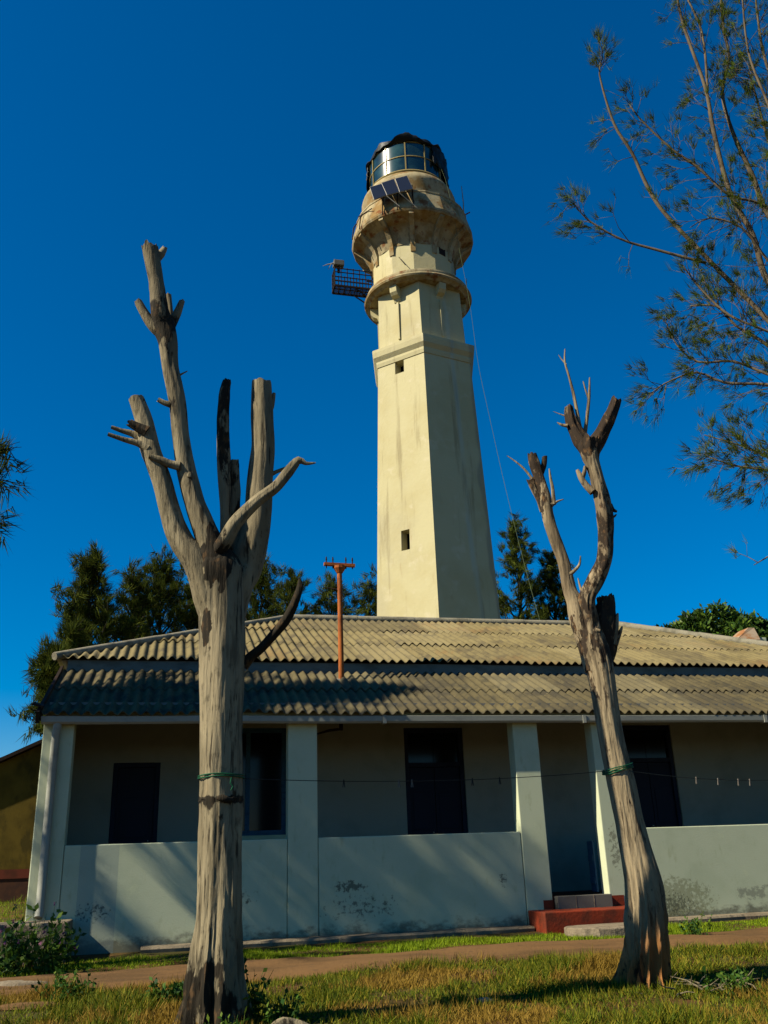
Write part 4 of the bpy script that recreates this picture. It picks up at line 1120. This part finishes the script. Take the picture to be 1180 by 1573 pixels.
def broadleaf(base, H, R, seed, lbl):
    r = random.Random(seed); t = thing('broadleaf_tree', base, lbl, 'tree', 'broadleaf trees behind the right hip')
    base = Vector(base); b = MB(); lv = Leaves()
    c_ = base+Vector((0, 0, H-R*.8))
    b.tube([base-Vector((0, 0, .3)), base+Vector((.1, 0, H*.4)), c_], [.16, .13, .08], 8)
    for i in range(46):
        d = rvec(r); d.z = abs(d.z)*.9-.25
        e = c_+Vector((d.x*R, d.y*R, d.z*R))*r.uniform(.35, 1.05)*(1+.55*noise.noise(d*2.2+Vector((seed, 0, 0))))
        b.tube([c_-Vector((0, 0, R*.3)), c_.lerp(e, .55)+rvec(r)*.1, e], [.04, .02, .008], 5)
        for j in range(5):
            k_ = e+rvec(r)*R*.16
            for _ in range(16):
                lv.add(tuple(k_+rvec(r)*.12), tuple(rvec(r)+Vector((0, 0, .4))), r.uniform(.13, .22), r.uniform(.035, .05))
    b.build('trunk', M_dbark, t, smooth='full'); lv.build('crown', M_leaf, t, seed, kind='leaf')
q = at(1095, 928, 26); broadleaf((q.x, q.y, 0), q.z, 1.25, 21, 'bright green broadleaf tree with round top above the right hip')
q = at(1050, 952, 26.5); broadleaf((q.x, q.y, 0), q.z, .75, 22, 'small leafy shoot left of the round broadleaf tree top')
q = at(1150, 952, 27); broadleaf((q.x, q.y, 0), q.z, .85, 23, 'low broadleaf tree right behind the rusty chimney cap')

# the big casuarina standing left of the house, outside the frame but for its twig ends; it dapples the facade
def tw(px, py, d): return tuple(at(px, py, d))
casuarina('casuarina_tree', (-9.6, -1.45, -.2), 14.2, 1.7, 33, 'dense upright casuarina left of the house, outside the frame, shading the lower roof', 'casuarinas near the camera', nb=90, sub=9, need=26, nl=.32, nw=.016, low=.665)
casuarina('casuarina_tree', (-7.0, -2.2, -.3), 11.2, 2.0, 31, 'sparse casuarina left of the house, its twig ends reaching into the left edge', 'casuarinas near the camera', nb=44, sub=6, need=8, nl=.30, nw=.011, low=.42,
          extra=[[(-7.0, -2.2, 7.2), (-5.8, -1.2, 7.4), (-4.0, .3, 7.3), tw(-36, 700, 14), tw(-12, 690, 14), tw(16, 690, 14)],
                 [(-7.0, -2.2, 6.6), (-5.7, -1.2, 6.6), (-4.2, .4, 6.6), tw(-28, 722, 14.2), tw(-14, 730, 14.2), tw(2, 742, 14.2)],
                 [(-7.0, -2.2, 6.0), (-5.7, -1.2, 6.0), (-4.2, .4, 5.9), tw(-40, 795, 14.2), tw(-24, 798, 14.2), tw(-14, 802, 14.2)]])

# right-hand casuarina: long branches reaching in from the trunk outside the frame
DR = 11.0
rb = at(1400, 1400, DR)
RT = thing('casuarina_tree', (rb.x, rb.y, ground_z(rb.x, rb.y)), 'open feathery casuarina on the right whose long branches arch over the sky', 'tree', 'casuarinas near the camera')
b = MB()
trunk_px = [(1410, 1480, 40), (1395, 1200, 34), (1370, 900, 30), (1335, 650, 26), (1300, 420, 20), (1270, 200, 15), (1245, 20, 10)]
pts_, rs_ = [], []
for (px, py, w) in trunk_px:
    q = at(px, py, DR); pts_.append(q); rs_.append(w*.5*depth(q)/FPX)
pts_[0].z = ground_z(rb.x, rb.y)-.2
b.tube(pts_, rs_, 14, step=.25, nz=bark_noise(3.3, .06))
b.build('trunk', M_bark, RT, smooth='full')
lv = Leaves(); rr = random.Random(77)
BR = [
 ([(1345, 690, 15, 0), (1270, 590, 12, -.1), (1179, 491, 10, -.2), (1085, 395, 8, -.3), (1010, 313, 7, -.4), (971, 235, 6, -.5), (943, 189, 5, -.6), (921, 114, 3, -.7), (926, 88, 1.5, -.7)], 20),
 ([(1085, 404, 6, -.3), (1010, 384, 5, -.4), (953, 367, 4, -.5), (900, 335, 3, -.6), (882, 311, 1.5, -.7)], 12),
 ([(1320, 560, 15, 0), (1240, 500, 12, .2), (1179, 431, 11, .3), (1156, 360, 10, .3), (1120, 292, 9, .3), (1096, 200, 8, .3), (1088, 153, 7, .3), (1078, 117, 6, .3), (1049, 36, 5, .3), (1038, -20, 4, .3)], 34),
 ([(1087, 140, 5, .3), (1084, 90, 4.5, .35), (1080, 60, 4, .4), (1074, 36, 4, .4), (1050, -15, 3, .4)], 10),
 ([(1310, 500, 14, 0), (1235, 400, 12, .3), (1179, 328, 10, .5), (1156, 270, 9, .6), (1124, 199, 7, .6), (1110, 142, 6, .6), (1120, 89, 5, .6), (1112, 46, 5, .6), (1106, -15, 4, .6)], 40),
 ([(1215, 345, 7, .4), (1170, 313, 5, .2), (1120, 299, 5, .0), (1071, 256, 5, -.1), (1031, 228, 4, -.2), (982, 181, 3, -.3), (966, 158, 1.5, -.3)], 26),
 ([(1290, 560, 9, -.1), (1179, 509, 5, -.2), (1120, 484, 5, -.3), (1078, 445, 3.5, -.3), (1049, 409, 2, -.4)], 22),
 ([(1330, 640, 11, .2), (1240, 590, 8, .3), (1180, 531, 7, .3), (1130, 500, 5, .3), (1100, 470, 4, .3), (1060, 470, 2, .3)], 20),
 ([(1340, 680, 10, 0), (1250, 610, 8, .1), (1180, 591, 6, .1), (1114, 588, 5, .1), (1069, 572, 4, .1), (1020, 590, 3, 0), (1000, 604, 1.5, 0)], 18),
 ([(1320, 640, 9, 0), (1240, 590, 7, 0), (1180, 575, 6, 0), (1127, 555, 5, 0), (1073, 556, 4, 0), (1040, 530, 3, 0), (1022, 492, 1.5, 0)], 26),
 ([(1350, 790, 9, 0), (1250, 735, 6, 0), (1180, 722, 4.5, 0), (1127, 715, 4, 0), (1083, 700, 2, 0)], 24),
 ([(1350, 770, 9, .1), (1250, 715, 6, .1), (1180, 702, 4.5, .1), (1146, 687, 3.5, .1), (1082, 668, 2, .1)], 26),
 ([(1365, 900, 8, 0), (1260, 860, 5, 0), (1180, 855, 3, 0), (1158, 868, 1.5, 0)], 4),
 ([(1290, 380, 9, -.2), (1220, 260, 7, -.3), (1180, 160, 5, -.4), (1150, 80, 4, -.4), (1140, -10, 3, -.4)], 26),
 ([(1280, 300, 9, .5), (1215, 180, 7, .7), (1175, 90, 5, .7), (1160, -10, 3, .7)], 26),
 ([(1300, 470, 9, .6), (1230, 340, 6, .8), (1185, 230, 5, .9), (1165, 160, 4, 1.0), (1150, 110, 3, 1.0)], 24),
 ([(1230, 440, 7, -.2), (1180, 400, 5, -.4), (1140, 350, 4, -.6), (1090, 335, 3, -.7), (1060, 350, 1.5, -.7)], 14),
]
def tuft(c, main, n, nl):
    for _ in range(n):
        lv.add(tuple(c+rvec(rr)*.025), tuple(main+rvec(rr)*.55), nl*rr.uniform(.5, 1.25), rr.uniform(.0022, .0042))
for (data, ns) in BR:
    pts_, rs_ = [], []
    for (px, py, w, dd) in data:
        q = at(px, py, DR+dd); pts_.append(q); rs_.append(max(.003, w*.41*depth(q)/FPX))
    b = MB(); b.tube(pts_, rs_, 8, step=.12, nz=bark_noise(rr.random()*20, .07))
    m_ = len(pts_)
    for k in range(int(ns*1.25)):
        f = 1-rr.random()**1.1*.85; f = f*(m_-1); i = min(m_-2, int(f))
        o_ = pts_[i].lerp(pts_[i+1], f-i); ax = (pts_[i+1]-pts_[i]).normalized()
        drop = rr.random() < .22
        d1 = (ax*.8+rvec(rr)*.8+Vector((0, 0, -.9 if drop else .25))).normalized()
        L_ = rr.uniform(.22, .75)*(1-.62*(f/(m_-1))**2)
        mid = o_+d1*L_*.5; e = mid+(d1+rvec(rr)*.4+Vector((0, 0, -.5 if drop else .1))).normalized()*L_*.5
        b.tube([o_, mid, e], [.006, .004, .0022], 4)
        for j in range(3):
            s_ = mid.lerp(e, rr.random()); e2 = s_+(d1+rvec(rr)*.9+Vector((0, 0, .1))).normalized()*rr.uniform(.08, .25)
            b.tube([s_, e2], [.003, .0018], 3)
            tuft(e2, (d1+Vector((0, 0, -.25 if drop else .2))).normalized(), rr.choice((6, 12, 24)), .15)
        tuft(e, (d1+Vector((0, 0, -.8 if drop else .1))).normalized(), rr.choice((10, 18, 30)), .21 if drop else .16)
    b.build('branch', M_bark, RT, smooth='full')
lv.build('foliage', M_cas2, RT, 5)

# ================================================================ grass, weeds, debris
rs = np.random.RandomState(4)
def grass(name, boxes, m, seed):
    lv_ = Leaves(); r = random.Random(seed)
    for (x0, x1, y0, y1, n, h0, h1, lean) in boxes:
        for _ in range(n):
            x, y = r.uniform(x0, x1), r.uniform(y0, y1)
            cl = noise.noise(Vector((x*1.3, y*1.3, 4)))+.5*noise.noise(Vector((x*4, y*4, 1)))
            if cl < r.uniform(-.75, .05): continue
            h = r.uniform(h0, h1)*(.5+1.1*max(0, cl)+.5*max(0, noise.noise(Vector((x*2.2, y*2.2, 8)))))
            ld = Vector((noise.noise(Vector((x*2, y*2, 2))), noise.noise(Vector((x*2, y*2, 6))), 0))*.5
            lv_.add((x, y, ground_z(x, y)-.01), (r.gauss(0, lean)+ld.x, r.gauss(0, lean)+ld.y, 1), h, r.uniform(.0035, .008))
    o = lv_.build(name, m, None, seed, base=(0, 0, 0))
    return tag(o, None, None, None, 'stuff')
gr = grass('dry_grass', [(-3.2, 9.0, -7.6, -3.0, 210000, .05, .17, .6), (-3.2, 9.5, -3.45, -2.75, 22000, .04, .13, .55)], M_grass, 12)
tag(gr, 'mixed green and straw coloured grass in the foreground before the path', 'grass')
gl = grass('lawn_strip', [(-2.2, 5.0, -1.62, -.62, 26000, .03, .085, .4), (-2.2, 11, -2.0, -1.35, 12000, .03, .075, .45), (6.2, 12, -1.5, -.5, 22000, .03, .085, .4), (5, 6.2, -1.55, -1.15, 2600, .03, .07, .4)], M_lawn, 13)
tag(gl, 'bright green strip of short grass between path and house wall', 'grass')
gf = grass('far_grass', [(-8, -2.0, .5, 14, 16000, .08, .2, .4)], M_lawn, 14)
tag(gf, 'green grass beyond the left corner of the house', 'grass')

def weed(px, py, y_or_d, h, R_, n, seed, lbl, m=M_weed, leaf=(.04, .09), flowers=0, grp='weeds along the trees and path'):
    q = at(px, py, y_or_d); z = ground_z(q.x, q.y); base = Vector((q.x, q.y, z))
    r = random.Random(seed); t = thing('weed_plant', base, lbl, 'plant', grp)
    b = MB(); lv_ = Leaves()
    for i in range(n):
        d = Vector((r.gauss(0, .45), r.gauss(0, .45), 1)).normalized(); L_ = h*r.uniform(.45, 1.1)
        s_ = base+Vector((r.uniform(-R_, R_), r.uniform(-R_, R_), -.01)); e = s_+d*L_
        b.tube([s_, s_.lerp(e, .5)+rvec(r)*.015, e], [.004, .003, .0015], 4)
        for j in range(9):
            o_ = s_.lerp(e, .15+.85*r.random())
            lv_.add(tuple(o_), tuple(rvec(r)+Vector((0, 0, .35))), r.uniform(*leaf), r.uniform(*leaf)*.28)
        if flowers and r.random() < flowers:
            fl_ = Leaves()
            for _ in range(7): fl_.add(tuple(e+rvec(r)*.006), tuple(rvec(r)), .028, .010)
            fl_.build('flower', M_petal, t, seed+i, kind='leaf')
    b.build('stem', M_weed, t); lv_.build('leaves', m, t, seed, kind='leaf')
weed(45, 1475, 11.3, .62, .30, 46, 41, 'leafy shrub with small pink flowers at the left house corner', flowers=.28, leaf=(.05, .11), grp='flowering shrubs at the house corner')
weed(12, 1480, 11.2, .5, .22, 30, 42, 'leafy shrub cut by the left edge of the frame', flowers=.3, leaf=(.05, .11), grp='flowering shrubs at the house corner')
weed(85, 1475, 11.4, .42, .2, 26, 43, 'low dark shrub right of the pink flowered one', flowers=.2, leaf=(.05, .1), grp='flowering shrubs at the house corner')
weed(262, 1512, 8.7, .22, .12, 24, 44, 'low leafy weed by the path, left of the thick dead trunk', leaf=(.04, .08))
weed(392, 1540, 7.7, .40, .10, 26, 45, 'tall weed right against the foot of the thick dead trunk', leaf=(.03, .07))
weed(425, 1550, 7.6, .26, .14, 24, 46, 'spreading weed a step right of the thick dead trunk', leaf=(.03, .07))
weed(352, 1572, 7.2, .16, .10, 18, 47, 'small weed in front of the thick dead trunk', leaf=(.03, .06))
weed(108, 1500, 9.2, .26, .18, 30, 48, 'clump of weeds on the path edge at the left', leaf=(.03, .06))
weed(1110, 1480, 9.3, .25, .25, 40, 50, 'dark weed clump right of the leaning dead tree', leaf=(.03, .06))
weed(1062, 1400, 12.5, .34, .12, 24, 51, 'sprawling yellowish weed against the right parapet wall', leaf=(.03, .06))

def rock(name, px, py, d, sx, sy, sz, seed, lbl, cat, m=M_stone, grp=None):
    q = at(px, py, d); base = Vector((q.x, q.y, ground_z(q.x, q.y)))
    b = MB(); nu, nv = 18, 10; vs = []
    for j in range(nv+1):
        ph = math.pi*j/nv
        for i in range(nu):
            th = 2*math.pi*i/nu; d_ = Vector((math.sin(ph)*math.cos(th), math.sin(ph)*math.sin(th), math.cos(ph)))
            k = 1+.28*noise.noise(d_*1.6+Vector((seed, 0, 0)))+.12*noise.noise(d_*5+Vector((seed, 0, 0)))
            vs.append(base+Vector((d_.x*sx*k, d_.y*sy*k, d_.z*sz*k+sz*.3)))
    b.add(vs, [(j*nu+i, j*nu+(i+1) % nu, (j+1)*nu+(i+1) % nu, (j+1)*nu+i) for j in range(nv) for i in range(nu)])
    tag(b.build(name, m, base=base, smooth=50), lbl, cat, grp)
rock('flat_stone', 1135, 1570, 7.7, .20, .10, .035, 3, 'pale flat stone in the grass at the bottom right', 'stone')
rock('flat_stone', 45, 1522, 9.0, .30, .14, .03, 5, 'flat brownish stone beside the path at the left edge', 'stone', m=M_path)
rock('flat_stone', 742, 1518, 8.4, .09, .05, .03, 8, 'small pale stone lying in the grass midway between both trees', 'stone')
rock('flat_stone', 30, 1496, 10.2, .34, .16, .06, 9, 'grey slab edge at the path, under the flowering shrub', 'stone', m=M_conc)
q0, q1, q2 = at(412, 1566, 7.2), at(436, 1556, 7.3), at(470, 1571, 7.3)
for q in (q0, q1, q2): q.z = ground_z(q.x, q.y)+.03
q1.z += .03
b = MB(); b.tube([q0, q1, q2, q2+Vector((.12, 0, -.06))], [.03, .05, .04, .02], 14, nz=bark_noise(9, .25), attr=[.3]*4, step=.03)
tag(b.build('fallen_log', M_dead1, base=q1, smooth='full', attr=True), 'short grey weathered piece of log lying in grass at the bottom edge', 'log')
# broken slab before the step
b = MB(); rr2 = random.Random(5)
out_ = []
for k in range(22):
    th = 2*math.pi*k/22; a, e = (.62, .36)
    x = 5.62+a*math.copysign(abs(math.cos(th))**.6, math.cos(th))*(1+rr2.uniform(-.05, .05)); y = -1.02+e*math.copysign(abs(math.sin(th))**.6, math.sin(th))*(1+rr2.uniform(-.08, .08))
    out_.append((x, y))
b.prism(out_, -.2, .0)
for i in range(22, 44):
    v = b.v[i]; b.v[i] = (v[0], v[1], v[2]+.012*noise.noise(Vector((v[0]*4, v[1]*4, 0))))
tag(b.build('concrete_slab', M_conc, base=(5.62, -1.02, -.1), bevel=.012), 'broken pale concrete slab on the ground before the red entrance step', 'slab')
# twigs by the right tree
b = MB(); r = random.Random(15); q = at(1065, 1490, 9.2); gz = ground_z(q.x, q.y)
for k in range(26):
    o_ = Vector((q.x+r.uniform(-.35, .35), q.y+r.uniform(-.25, .25), gz+r.uniform(.0, .08))); a = r.uniform(0, 6.28); L_ = r.uniform(.1, .4)
    e = o_+Vector((math.cos(a)*L_, math.sin(a)*L_, r.uniform(-.02, .1))); b.tube([o_, o_.lerp(e, .5)+rvec(r)*.02, e], [.007, .005, .002], 5)
tag(b.build('dry_twigs', M_dead1, base=q, attr=True), 'tangle of dry grey twigs lying right of the leaning dead tree', 'twigs', kind='stuff')

for o in bpy.data.objects:
    if '_wb' in o: del o['_wb']
